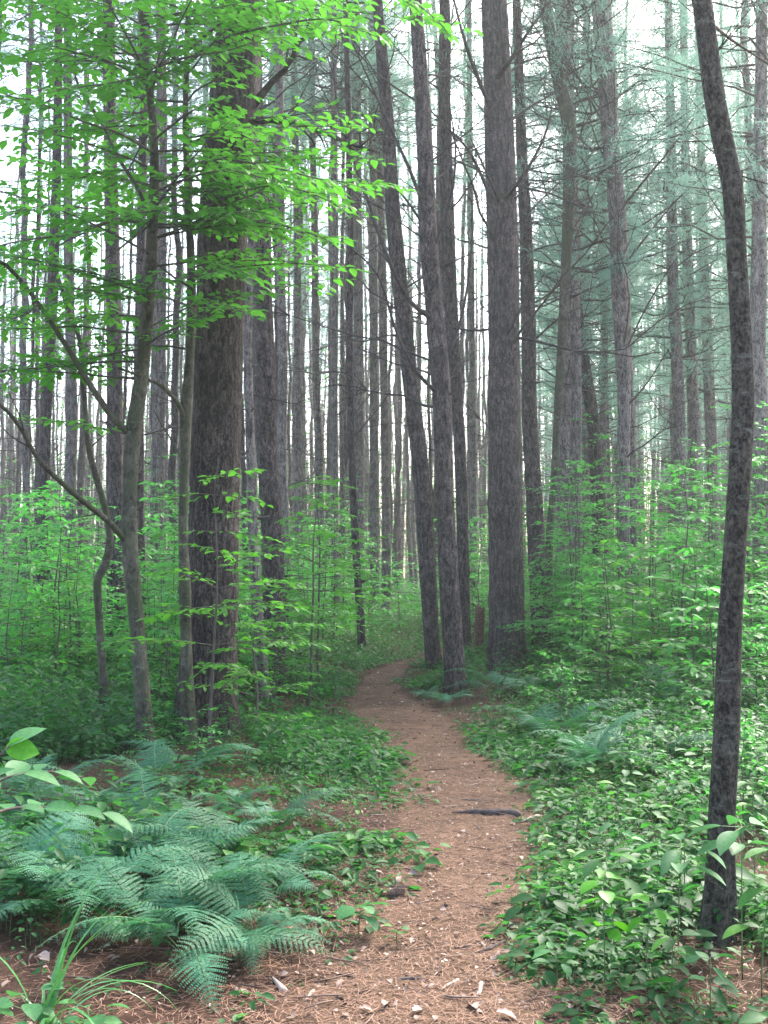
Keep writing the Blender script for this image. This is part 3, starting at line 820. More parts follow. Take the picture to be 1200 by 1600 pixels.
# ------------------------------------------------------------------ the slim hardwoods in front
def hardwood(name, label, px, Y, H, m, limbs, seed, auto=None, k=16):
    r = np.random.default_rng(seed)
    P = trunk_pts(px, Y, H, .12)
    base = np.array([P[0][0], P[0][1], float(ground(P[0][0], P[0][1]))])
    root = thing(name, label, 'tree', base)
    g = Geo(); g.tube(P[:, :3], P[:, 3], k, pine_bark_fn(seed, .075, None, 0, .42, base[2]))
    g.obj('trunk', m, root, base)
    for pts, r0, leafy, tw in limbs:
        Q = catmull(np.array([at(a, b, Y + dy) for a, b, dy in pts]), .12)
        g = Geo()
        if not leafy:
            g.tube(Q, np.linspace(r0, r0 * .4, len(Q)), 8)
            for _ in range(4):
                i = r.integers(min(2, len(Q) - 2), max(3, len(Q) - 1)) if len(Q) > 3 else 1; t = nrm(Q[i] - Q[i - 1]); dd = nrm(t + r.normal(0, .6, 3)); l2 = r.uniform(.2, .5)
                g.tube(np.vstack([Q[i], Q[i] + dd * l2 * .5, Q[i] + (dd + r.normal(0, .2, 3)) * l2]), [r0 * .3, r0 * .2, r0 * .1], 3, cap=False)
            g.obj('branch', m, root, base)
        else:
            acc = Acc()
            spray(Q, r0, g, acc, r, tw, leafy, .11, .045, .12, .2)
            br = g.obj('branch', M_TWIG, root, base)
            gl = Geo(); acc.flush(gl, T_HI, .56, r); gl.obj('foliage', M_CANOPY, br, base)
    if auto:
        n, zlo, zhi, l0, l1, azs, lf = auto
        for q_ in range(n):
            z = zlo + (zhi - zlo) * (q_ + r.random()) / n; i = int(np.argmin(np.abs(P[:, 2] - z)))
            az = azs[r.integers(len(azs))] + r.normal(0, .45); el = r.uniform(.0, .35); ln = r.uniform(l0, l1)
            d = np.array([math.cos(az) * math.cos(el), math.sin(az) * math.cos(el), math.sin(el)])
            u = np.linspace(0, 1, 7)[:, None]
            Q = P[i][:3] + d * u * ln + np.array([0, 0, -.14]) * u ** 2 * ln + np.cumsum(r.normal(0, .012, (7, 3)), 0)
            g = Geo(); acc = Acc(); spray(Q, .011, g, acc, r, ln * .33, lf, .10, .042, .15, .16)
            br = g.obj('branch', M_TWIG, root, base)
            gl = Geo(); acc.flush(gl, T_HI, .56, r); gl.obj('foliage', M_CANOPY, br, base)
    return root, P, base

LB = .106
hardwood('beech_tree', 'slim forked beech in the left foreground with two low limbs sweeping up left',
    [(229, 1190, 27), (224, 1120, 25), (217, 1020, 24), (209, 930, 25), (202, 850, 27), (203, 760, 25), (208, 680, 27), (221, 590, 23), (229, 500, 22), (235, 420, 20), (239, 330, 18), (241, 240, 15), (233, 130, 12), (222, 40, 10), (214, -60, 8)],
    8.9, 8.5, M_BEECH, [
    ([(200, 850, 0), (170, 815, -.2), (120, 775, -.5), (62, 720, -.8), (30, 665, -1.0), (0, 632, -1.2), (-60, 590, -1.4)], .028, 0, 0),
    ([(206, 680, 0), (178, 655, -.1), (140, 600, -.2), (100, 535, -.3), (60, 475, -.5), (10, 415, -.8), (-50, 390, -1)], .03, 0, 0),
    ([(237, 352, 0), (218, 300, .1), (190, 255, .3), (165, 205, .4), (142, 165, .4), (118, 120, .5), (120, 50, .5)], .02, 0, 0),
    ([(236, 350, 0), (210, 370, -.3), (185, 390, -.6), (160, 408, -1)], .012, 0, 0),
    # leafy limbs
    ([(240, 300, 0), (290, 280, -.4), (350, 265, -.9), (420, 280, -1.4)], .014, LB, .55),
    ([(236, 350, 0), (180, 345, -.5), (110, 365, -1.0), (40, 375, -1.5), (-30, 390, -1.9)], .015, LB, .6),
    ([(230, 470, 0), (180, 460, -.5), (110, 450, -1.0), (30, 440, -1.5)], .013, LB, .5),
    ([(60, 475, -.5), (40, 490, -1.0), (10, 500, -1.5), (-30, 500, -2)], .01, LB, .4),
    ([(241, 240, 0), (190, 210, -.5), (130, 190, -1.0), (60, 160, -1.5), (10, 150, -1.8)], .014, LB, .55),
    ([(239, 220, 0), (290, 180, -.5), (330, 160, -1), (380, 150, -1.4)], .012, LB, .5),
    ([(233, 130, 0), (180, 100, -.5), (110, 80, -1), (40, 60, -1.4)], .012, LB, .55),
    ([(230, 110, 0), (290, 90, -.5), (350, 80, -1.0), (420, 60, -1.4)], .012, LB, .55),
    ([(222, 40, 0), (170, 10, -.5), (100, -10, -1)], .01, LB, .5),
    ([(222, 40, 0), (280, 20, -.4), (350, 10, -.9), (430, -10, -1.2)], .01, LB, .5),
    ([(240, 290, 0), (190, 280, .5), (120, 270, 1.1), (50, 250, 1.6)], .012, LB, .6),
    ([(237, 350, 0), (290, 350, .2), (340, 335, -.6), (400, 330, -1.3)], .012, LB, .5),
    ([(232, 430, 0), (260, 440, -.5), (300, 430, -1.0), (340, 425, -1.5)], .009, LB * .85, .35),
    ([(208, 680, 0), (160, 670, .4), (110, 660, .8), (50, 655, 1.2)], .009, LB * .85, .4),
    ([(224, 560, 0), (170, 555, .4), (120, 560, .8), (60, 560, 1.0)], .009, LB * .85, .4),
    ], 31, (42, 3.1, 7.2, 1.0, 2.1, [math.pi, math.pi * 1.2, math.pi * .85, 0.1, -1.2], LB))
hardwood('beech_tree', 'thin mossy trunk standing against the left side of the big dark pine',
    [(292, 1130, 24), (292, 1060, 20), (290, 980, 18), (289, 925, 21), (286, 850, 16), (287, 780, 16), (290, 700, 17), (291, 640, 20), (296, 570, 15), (299, 480, 15), (298, 400, 14), (294, 320, 12), (290, 200, 10), (292, 80, 9), (296, -60, 7)],
    9.3, 9, M_BEECH, [
    ([(291, 660, 0), (278, 630, -.1), (255, 605, -.2), (230, 592, -.4), (185, 575, -.6)], .024, 0, 0),
    ([(299, 450, 0), (270, 432, -.1), (245, 412, -.2), (215, 405, -.3)], .014, 0, 0),
    ([(290, 730, 0), (270, 690, -.1), (250, 660, -.2), (240, 640, -.3)], .01, 0, 0),
    ([(296, 340, 0), (350, 310, -.6), (420, 290, -1.2), (480, 300, -1.6), (515, 315, -1.8)], .014, LB, .6),
    ([(296, 350, 0), (360, 345, -.5), (430, 350, -1.0), (500, 370, -1.5)], .014, LB, .6),
    ([(292, 260, 0), (350, 250, -.6), (430, 262, -1.2), (500, 280, -1.7), (550, 285, -1.9)], .014, LB, .6),
    ([(298, 420, 0), (330, 410, -.7), (370, 420, -1.3), (400, 440, -1.7)], .01, LB, .35),
    ([(299, 470, 0), (330, 475, -.7), (365, 480, -1.3), (395, 488, -1.8)], .009, LB, .28),
    ([(290, 200, 0), (340, 190, -.6), (390, 200, -1.2), (430, 215, -1.6)], .01, LB, .4),
    ([(292, 100, 0), (350, 60, -.5), (430, 40, -1.0), (510, 30, -1.5), (570, 50, -2)], .014, LB, .6),
    ([(292, 80, 0), (370, 20, -.5), (450, 0, -1), (520, -5, -1.4)], .014, LB, .5),
    ([(296, -40, 0), (400, -30, -.5), (540, -30, -1), (640, 0, -1.5), (690, 40, -1.8)], .014, LB, .6),
    ([(296, -20, 0), (380, -60, -.4), (460, -60, -.7)], .013, LB, .5),
    ([(290, 140, 0), (240, 120, -.8), (170, 130, -1.5), (90, 140, -2.1)], .012, LB, .55),
    ([(294, 310, 0), (240, 330, -1), (170, 330, -1.8), (90, 320, -2.4), (20, 330, -2.8)], .012, LB, .5),
    ], 32, (30, 3.4, 8.2, .9, 1.6, [0, -.4, .4, math.pi, -1.3, -.7], LB))
hardwood('sapling', 'crooked bare thin stem bent like an elbow, left of the forked beech',
    [(168, 1158, 17), (163, 1090, 14), (157, 1000, 13), (152, 905, 14), (164, 882, 14), (172, 840, 12), (160, 780, 11), (147, 735, 11), (137, 690, 10), (130, 600, 9), (124, 530, 8), (105, 480, 7), (90, 430, 6)],
    10.4, 5, M_BEECH, [([(140, 700, 0), (175, 670, .1), (215, 640, .3)], .008, 0, 0), ([(131, 620, 0), (128, 560, .1), (150, 500, .2), (165, 440, .3)], .008, 0, 0),
                       ([(124, 530, 0), (90, 520, .3), (40, 530, .6)], .007, .08, .35)], 33, k=12)
hardwood('maple_tree', 'mottled dark slim trunk leaning left in the right foreground',
    [(1116, 1500, 58), (1119, 1462, 48), (1123, 1390, 42), (1126, 1280, 40), (1134, 1150, 40), (1140, 1000, 38), (1147, 880, 36), (1154, 780, 37), (1160, 680, 36), (1161, 600, 35), (1157, 500, 34), (1151, 400, 33), (1145, 290, 34), (1131, 225, 34), (1118, 160, 34), (1107, 80, 33), (1097, 0, 32), (1088, -80, 31)],
    4.35, 9, M_MAPLE, [([(1118, 78, 0), (1124, 76, 0), (1129, 72, -.02)], .010, 0, 0), ([(1106, 118, 0), (1098, 117, 0), (1092, 116, 0)], .006, 0, 0),
                       ([(1152, 292, 0), (1158, 275, 0), (1160, 266, 0)], .012, 0, 0), ([(1110, 35, 0), (1140, 60, .4), (1200, 100, .9), (1260, 140, 1.2)], .008, 0, 0)], 34, k=32)

# ------------------------------------------------------------------ background pines by copying
proto_specs = [(0, 0, .115), (1, 1, .09), (2, 2, .12), (3, 3, .11), (4, 1, .075), (5, 0, .085)]
PROTO = []
for sd_, ck, rad in proto_specs:
    r = np.random.default_rng(200 + sd_)
    z = np.linspace(-.1, 24, 40)
    bx = np.cumsum(r.normal(0, .035, 40)); by = np.cumsum(r.normal(0, .035, 40)); bx -= bx[0]; by -= by[0]
    P = np.stack([bx, by, z], -1); R = rad * (1 - .55 * z / 24) * (1 + .25 * np.exp(-np.maximum(z, 0) / .3)); R[-1] = .02
    root = thing('pine_tree', 'x', 'tree', (0, 0, -100))
    g = Geo(); g.tube(P, R, 12, pine_bark_fn(sd_, .04)); g.obj('trunk', M_PINEGREY_LIT if sd_ % 2 else M_PINE, root)
    g = Geo()
    for _ in range(110):
        zz = r.uniform(2.0, 15); i = int(np.interp(zz, z, np.arange(40)))
        az = r.random() * 6.28; el = r.uniform(-.2, .7)
        d = np.array([math.cos(az) * math.cos(el), math.sin(az) * math.cos(el), math.sin(el)])
        dead_limb(g, P[i], d, r.uniform(.5, 2.1), .010, r, 5, 3)
    g.obj('dead_branch', M_DEAD, root)
    c = link('crown', CROWNS[ck], root); c.location = (bx[30], by[30], 0)
    PROTO.append(root)

LM = [(-400, 195, 'left of the forked beech'), (195, 320, 'between the forked beech and the big dark pine'), (320, 650, 'between the big dark pine and the leaning pair'),
      (650, 770, 'between the leaning pair and the thick central pine'), (770, 965, 'between the thick central pine and the twin-stemmed pine'),
      (965, 1145, 'between the twin-stemmed pine and the mottled trunk'), (1145, 1700, 'right of the mottled trunk')]
def zone(px):
    for a, b, t in LM:
        if a <= px < b: return t
    return LM[0][2] if px < 0 else LM[-1][2]
ORD = ['first', 'second', 'third', 'fourth', 'fifth', 'sixth', 'seventh', 'eighth', 'ninth', 'tenth', 'eleventh', 'twelfth', 'thirteenth', 'fourteenth', 'fifteenth', 'sixteenth', 'seventeenth', 'eighteenth', 'nineteenth', 'twentieth']
ORD += [f'{t}-{u}' for t in ('twenty', 'thirty', 'forty') for u in ORD[:9]]
def ordinal(i): return ORD[i] if i < len(ORD) else 'rearmost'

r = np.random.default_rng(77)
pts = [P13[0][:2]]
spots = []
tries = 0
while len(spots) < 255 and tries < 20000:
    tries += 1
    Yd = 21 + 62 * r.random() ** 0.7
    px = r.uniform(-160, 1360)
    X = (px - 600) / F * Yd
    if any((X - a) ** 2 + (Yd - b) ** 2 < 1.3 ** 2 for a, b in pts): continue
    if Yd < 34 and 540 < px < 650: continue
    if Yd < 45 and 1000 < px < 1140 and r.random() < .35: continue
    pts.append((X, Yd)); spots.append((px, X, Yd))
near = sorted([s for s in spots if s[2] < 36], key=lambda s: s[0]); far = [s for s in spots if s[2] >= 36]
cnt = {}
def sidx(px, Yd):
    if px > 840: return [3, 3, 2, 3][r.integers(4)]
    return [0, 1, 2, 4, 5, 4][r.integers(6)]
used = set()
for px, X, Yd in near:
    zt = zone(px); cnt[zt] = cnt.get(zt, 0) + 1
    lab = f'{ordinal(cnt[zt] - 1)} from left of slim pines {zt}'
    k = sidx(px, Yd); s = r.uniform(.85, 1.15)
    dup(PROTO[k], (X, Yd, float(ground(X, Yd)) - .05), r.random() * 6.28, (s * r.uniform(.75, 1.15), s * r.uniform(.75, 1.15), s), lab, 'slim pines behind the path ' + zt)
for px, X, Yd in far:
    zt = zone(px); k = sidx(px, Yd); s = r.uniform(.85, 1.2)
    dup(PROTO[k], (X, Yd, float(ground(X, Yd)) - .05), r.random() * 6.28, (s * r.uniform(.75, 1.2), s * r.uniform(.75, 1.2), s), 'distant hazy pine, one of many ' + zt, 'distant pines ' + zt, r.random() < (.58 if px > 840 else .75))
for p in PROTO:
    for c in list(p.children): bpy.data.objects.remove(c)
    bpy.data.objects.remove(p)

# the far wood that reads as one mass
g = Geo(); r = np.random.default_rng(5)
for _ in range(1100):
    Yd = r.uniform(70, 150); X = r.uniform(-.55, .55) * Yd; z0 = float(ground(X, Yd))
    rad = r.uniform(.05, .16); H = r.uniform(13, 24); lx = r.normal(0, .7)
    g.tube(np.array([[X, Yd, z0 - .2], [X + lx * .5, Yd, z0 + H * .5], [X + lx, Yd, z0 + H]]), [rad, rad * .75, rad * .4], 5, cap=False, mat=0)
    for _ in range(9):
        z = r.uniform(2, H * .9); az = r.random() * 6.28; l2 = r.uniform(.6, 2.4)
        p0 = np.array([X + lx * z / H, Yd, z0 + z]); d = np.array([math.cos(az), math.sin(az), r.uniform(-.2, .9)])
        g.tube(np.vstack([p0, p0 + d * l2]), [.03, .012], 3, cap=False, mat=0)
n = 190000
Yd = r.uniform(66, 150, n); X = r.uniform(-.55, .55, n) * Yd
low = r.random(n) < .45
Z = ground(X, Yd) + np.where(low, r.random(n) ** 1.4 * 9.0, r.uniform(6, 26, n))
keep = vnoise(X * .3, Yd * .3, Z * .5) > np.where(low, .40, np.where(Z > 14, .46, .50))
X, Yd, Z = X[keep], Yd[keep], Z[keep]; n = len(X)
az = r.random(n) * 6.28
ls = r.uniform(.14, .36, n)
leaves(g, np.stack([X, Yd, Z], -1), np.stack([np.cos(az), np.sin(az), r.normal(0, .5, n)], -1), nrm(r.normal(0, .8, (n, 3)) + [0, 0, 1]), ls, ls * .55, T_LO, r.random(n), 1)
tag(g.obj('far_wood', [M_PINEGREY_LIT, M_SAPL]), 'pale far wood of thin trunks and green undergrowth closing the view', 'woodland', None, 'stuff')

# ------------------------------------------------------------------ saplings of the understory
def sapling_proto(seed, H, spread, leaf, nl, T, dens=1.0, mt=None, fl=.12, zs=.14):
    r = np.random.default_rng(seed)
    n = 9; z = np.linspace(0, H, n)
    wob = np.cumsum(r.normal(0, .03 * H / 3, (n, 2)), 0); wob -= wob[0]
    P = np.stack([wob[:, 0], wob[:, 1], z], -1); P = catmull(P, .2)
    gw = Geo(); gw.tube(P, np.linspace(.006 + .004 * H, .003, len(P)), 6)
    acc = Acc()
    nl = int(nl * 1.5)
    for i in range(nl):
        f = (i + .5) / nl; zz = H * (zs + (.98 - zs) * f)
        j = int(np.argmin(np.abs(P[:, 2] - zz)))
        az = i * 2.4 + r.normal(0, .4); el = r.uniform(.0, .4)
        ln = spread * (1 - .65 * f) * r.uniform(.6, 1.15)
        d = np.array([math.cos(az) * math.cos(el), math.sin(az) * math.cos(el), math.sin(el)])
        Q = P[j] + d * np.linspace(0, 1, 6)[:, None] * ln + np.array([0, 0, -.12]) * (np.linspace(0, 1, 6)[:, None] ** 2) * ln
        spray(Q, .006, gw, acc, r, ln * .5, leaf * 1.12, .09 / dens, .045 / dens * (leaf / .085) ** 1.2, .15, fl, 3)
    root = thing('sapling', 'x', 'sapling', (0, 0, -100))
    gw.obj('stem', M_TWIG, root)
    gl = Geo(); acc.flush(gl, T, .56, r); gl.obj('foliage', mt or M_SAPL, root)
    return root
SAP = [sapling_proto(300, 1.1, .5, .075, 9, T_MID), sapling_proto(301, 1.6, .7, .115, 11, T_MID, 1, None, .4), sapling_proto(302, 2.2, .9, .085, 13, T_MID),
       sapling_proto(303, 2.8, 1.0, .12, 15, T_MID, 1, None, .3), sapling_proto(304, 3.6, 1.15, .09, 17, T_MID), sapling_proto(305, 4.6, 1.2, .095, 20, T_MID),
       sapling_proto(306, 1.9, 1.2, .13, 11, T_MID, .9, None, .5), sapling_proto(307, .8, .45, .07, 8, T_MID),
       sapling_proto(308, 2.5, .95, .09, 12, T_HI, 1.0, M_CANOPY, .15, .3), sapling_proto(309, 1.6, .75, .08, 11, T_HI, 1.0, M_CANOPY)]
SH = [1.1, 1.6, 2.2, 2.8, 3.6, 4.6, 1.9, .8, 2.3, 1.6]
sap = []    # (px, py base, proto, scale)
sap += [(330, 1190, 8, .95, 'leafy beech sapling spreading flat green layers across the foot of the big dark pine'),
        (405, 1165, 9, 1.0, 'bright sapling right of the big dark pine, low layers reaching the ferns'),
        (480, 1112, 8, 1.05, 'bright sapling just right of the grey pine beside the big dark one'),
        (500, 1075, 8, 1.15, 'bright tall sapling left of the path bend'),
        (250, 1120, 9, .9, 'leafy sapling between the forked beech and the mossy thin trunk')]
r = np.random.default_rng(91)
def rowset(n, px0, px1, y0, y1, kinds, smin=.85, smax=1.15):
    for _ in range(n):
        Yd = r.uniform(y0, y1); px = r.uniform(px0, px1)
        X = (px - 600) / F * Yd
        if float(edge_dist(X, Yd)) < (1.1 if Yd > 14 else .7) and Yd < 24: continue
        k = kinds[r.integers(len(kinds))]
        sap.append((px, Yd, k, r.uniform(smin, smax), None))
rowset(22, -60, 480, 10.5, 15, [0, 1, 7, 2, 9])
rowset(52, -120, 520, 13, 21, [1, 2, 3, 2])
rowset(50, -140, 560, 20, 34, [2, 3, 4])
rowset(26, 850, 1260, 5.6, 10.5, [7, 0, 7, 6], .35, .7)
rowset(9, 200, 520, 7.2, 10.5, [7, 0], .35, .7)
rowset(18, 880, 1260, 10, 15, [0, 1, 7, 9])
rowset(50, 840, 1300, 13, 21, [1, 2, 3, 4])
rowset(54, 720, 1340, 20, 34, [2, 3, 4, 5])
rowset(22, 440, 760, 23, 36, [1, 2, 3])
rowset(60, -200, 1400, 33, 62, [3, 4, 5])
zone_sap = {}
for it in sap:
    if it[4] is None: zone_sap.setdefault(zone(it[0]), []).append(it)
manual = [s for s in sap if s[4]]
for px, py, k, sc, lab in manual:
    b = gp(px, py); dup(SAP[k], b, r.random() * 6.28, sc, lab, 'beech saplings of the understory')
for zt, L_ in zone_sap.items():
    L_.sort(key=lambda s: s[1])
    for i, (px, Yd, k, sc, _) in enumerate(L_):
        X = (px - 600) / F * Yd
        size = 'low' if SH[k] * sc < 1.5 else ('tall' if SH[k] > 3 else 'leafy')
        lab = f'{size} sapling, {ordinal(i)} nearest {zt}' if Yd < 26 and i < len(ORD) else f'distant green sapling, one of many {zt}'
        dup(SAP[k], (X, Yd, float(ground(X, Yd)) - .03), r.random() * 6.28, sc, lab, ('saplings ' if Yd < 26 and i < len(ORD) else 'distant saplings ') + zt)
for p in SAP:
    for c in list(p.children): bpy.data.objects.remove(c)
    bpy.data.objects.remove(p)

# ------------------------------------------------------------------ ferns
def frond_mesh(seed, L=0.62, arch=1.0, width=.27, fr_=.3):
    r = np.random.default_rng(seed)
    n = 28
    ang = np.interp(np.linspace(0, 1, n), [0, .35, 1], [math.radians(74), math.radians(38), math.radians(-24 * arch)])
    ds = L / n
    ca = np.cumsum(np.cos(ang)) * ds; sa = np.cumsum(np.sin(ang)) * ds
    side_c = r.normal(0, .05)
    P = np.stack([ca, side_c * ca ** 2 / L * 4, sa], -1); P -= P[0]
    T = nrm(np.gradient(P, axis=0))
    g = Geo(); g.tube(P, np.linspace(.003, .0008, n), 4, cap=False, mat=1)
    s0 = int(n * .28); pl = []; pd = []; pn = []; ll = []
    for i in range(s0, n):
        u = (i - s0) / (n - s0)
        w_ = L * width * (1 - u) ** .85 * min(1, .75 + u * 2.0) * r.uniform(.92, 1.06) + .006
        t = T[i]; S0 = nrm(np.cross(t, np.array([0, 0, 1.0])))
        nn = nrm(np.cross(S0, t))
        if nn[2] < 0: nn = -nn
        for sg in (-1, 1):
            d = nrm(S0 * sg + t * (.35 + .2 * u) + nn * r.normal(.0, .10))
            m = max(3, int(w_ / .0075)); uu = (np.arange(m) + .5) / m
            Q = P[i] + d * (uu * w_)[:, None] - nn * ((uu ** 2) * w_ * .22)[:, None]
            wl = min(.0118, .11 * w_ + .002) * (1 - uu * .75) + .002
            sd2 = nrm(np.cross(d, nn))
            for s2 in (-1, 1):
                pl.append(Q); pd.append(np.tile(nrm(sd2 * s2 + d * .6), (m, 1)) + r.normal(0, .08, (m, 3)))
                pn.append(np.tile(nn, (m, 1)) + r.normal(0, .15, (m, 3))); ll.append(wl)
    P_ = np.vstack(pl); D_ = np.vstack(pd); N_ = np.vstack(pn); L_ = np.concatenate(ll)
    leaves(g, P_, D_, nrm(N_), L_, np.minimum(L_ * .85, .0105), _template([0, .4, 1], [.3, .5, 0], .05, .1), r.random(len(P_)) * .25 + fr_)
    return g.mesh('frond', [M_FERN, M_STEM], smooth=False)
FR = [frond_mesh(400, .62), frond_mesh(401, .72, .8, .24), frond_mesh(402, .55, 1.4, .30, .7), frond_mesh(403, .68, .5, .26, .05), frond_mesh(404, .5, 1.0, .32, .8)]
def fern(pos, n, size, label, group, seed, fan=None):
    r = np.random.default_rng(seed)
    root = thing('fern', label, 'fern', pos, group)
    for i in range(n):
        o = link('frond', FR[r.integers(5)], root)
        az = (i / n * 6.28 + r.normal(0, .25)) if fan is None else fan[0] + (i / max(1, n - 1) - .5) * fan[1]
        s = size * r.uniform(.6, 1.15)
        o.location = (math.cos(az) * .02, math.sin(az) * .02, -.01)
        o.rotation_euler = (r.normal(0, .18), r.normal(.05, .15), az); o.scale = (s, s, s)
    return root
ferns = [
 (300, 1500, 8, .80, 'nearest fern with arching lacy fronds above the bare brown litter, lower left'),
 (400, 1475, 7, .75, 'fern whose frond tips reach the heart-shaped leaves by the path'),
 (230, 1470, 7, .80, 'fern behind and left of the nearest fern'),
 (320, 1415, 9, .85, 'full bluish fern in the middle of the left fern bed'),
 (120, 1440, 7, .95, 'dark shaded fern above the grass tuft'),
 (30, 1420, 8, 1.0, 'large dark fern at the left edge under the broad-leaved shrub'),
 (420, 1400, 7, .75, 'small fern on the path side of the fern bed'),
 (230, 1380, 8, .85, 'fern in the centre left of the fern bed with pale top fronds'),
 (130, 1360, 7, .9, 'fern behind the dark shaded fern'),
 (330, 1345, 8, .85, 'pale fern at the rear of the bed below the big dark pine'),
 (20, 1330, 7, .9, 'rear fern at the left edge of the photo'),
 (240, 1310, 7, .8, 'fern just below the foot of the forked beech'),
 (150, 1280, 7, .8, 'fern left of the foot of the forked beech'),
 (300, 1215, 6, 1.15, 'tall fern with one long arching frond in front of the big dark pine'),
 (250, 1240, 6, .95, 'fern touching the foot of the forked beech'),
 (420, 1300, 6, .7, 'small fern between the fern bed and the path bend'),
 (360, 1270, 6, .75, 'small fern in front of the big dark pine roots'),
 (60, 1250, 7, .9, 'fern showing behind the broad-leaved shrub'),
 (700, 1102, 8, .65, 'dark fern tuft at the foot of the nearer leaning pine'),
 (668, 1092, 6, .55, 'small dark fern left of the nearer leaning pine foot'),
 (870, 1160, 8, .95, 'blue-green fern in the right undergrowth beyond the path'),
 (845, 1090, 7, .9, 'blue-green fern in front of the thin bent trunk foot'),
 (925, 1215, 7, .85, 'pale fern in the right undergrowth nearer than the blue-green one'),
 (1010, 1195, 7, .9, 'pale fern between the blue-green fern and the mottled trunk'),
 (985, 1090, 7, 1.0, 'fern in front of the twin-stemmed pine foot'),
 (1060, 1120, 7, 1.0, 'fern left of the mottled trunk at mid-distance'),
 (1180, 1120, 7, 1.0, 'fern right of the mottled trunk'),
 (780, 1085, 6, .8, 'fern at the foot of the thick central pine'),
]
for i, (px, py, n, sz, lab) in enumerate(ferns):
    fern(gp(px, py), n + (1 if px < 450 else 0), sz * (1.15 if px < 750 else 1.55), lab, 'ferns', 500 + i)

# ------------------------------------------------------------------ broad-leaved plants in front
def herb(pos, H, nleaf, leaf, label, group, seed, mat_=None, kind='opposite', ratio=.6, name='woodland_plant', cat='plant', lean=.1, stem_r=.003):
    r = np.random.default_rng(seed)
    mat_ = mat_ or M_HERB
    root = thing(name, label, cat, pos, group)
    lx, ly = r.normal(0, lean, 2)
    z = np.linspace(0, 1, 6)[:, None]
    P = np.array([lx, ly, 0]) * z ** 2 * H + np.array([0, 0, 1]) * z * H
    g = Geo(); g.tube(P, np.linspace(stem_r, stem_r * .5, 6), 5)
    acc = Acc(); pairs = max(1, nleaf // 2)
    for i in range(pairs):
        f = 1 - (i / pairs) * .65
        p = np.array([np.interp(f, z[:, 0], P[:, k]) for k in range(3)])
        az = r.random() * .5 + i * 1.57
        q = 2 if kind == 'opposite' else 5
        for j in range(q):
            a = az + j * 2 * math.pi / q + r.normal(0, .12)
            d = np.array([math.cos(a), math.sin(a), r.normal(.05, .15)])
            pet = leaf * r.uniform(.2, .6)
            b = p + d * pet + np.array([0, 0, .01])
            g.tube(np.vstack([p, b]), [stem_r * .5, stem_r * .4], 3, cap=False)
            acc.add(b[None], (d + [0, 0, r.normal(-.1, .12)])[None], nrm(np.array([[r.normal(0, .2), r.normal(0, .2), 1.0]])), np.array([leaf * r.uniform(.7, 1.15) * (1 - .15 * i / pairs)]))
        if kind == 'whorl' and i >= 1: break
    g.obj('stem', M_STEM, root)
    gl = Geo(); acc.flush(gl, T_XHI, ratio, r); gl.obj('foliage', mat_, root)
    return root
M_BRIGHT = leaf_mat('bright_leaf', (.045, .20, .01), (.065, .27, .015), (.10, .35, .02), (.16, .55, .02), 0.5, 0.45, .35)
M_DULL = leaf_mat('dull_green_leaf', (.035, .13, .045), (.05, .18, .06), (.09, .25, .08), (.09, .32, .06), 0.55, 0.36, .25)
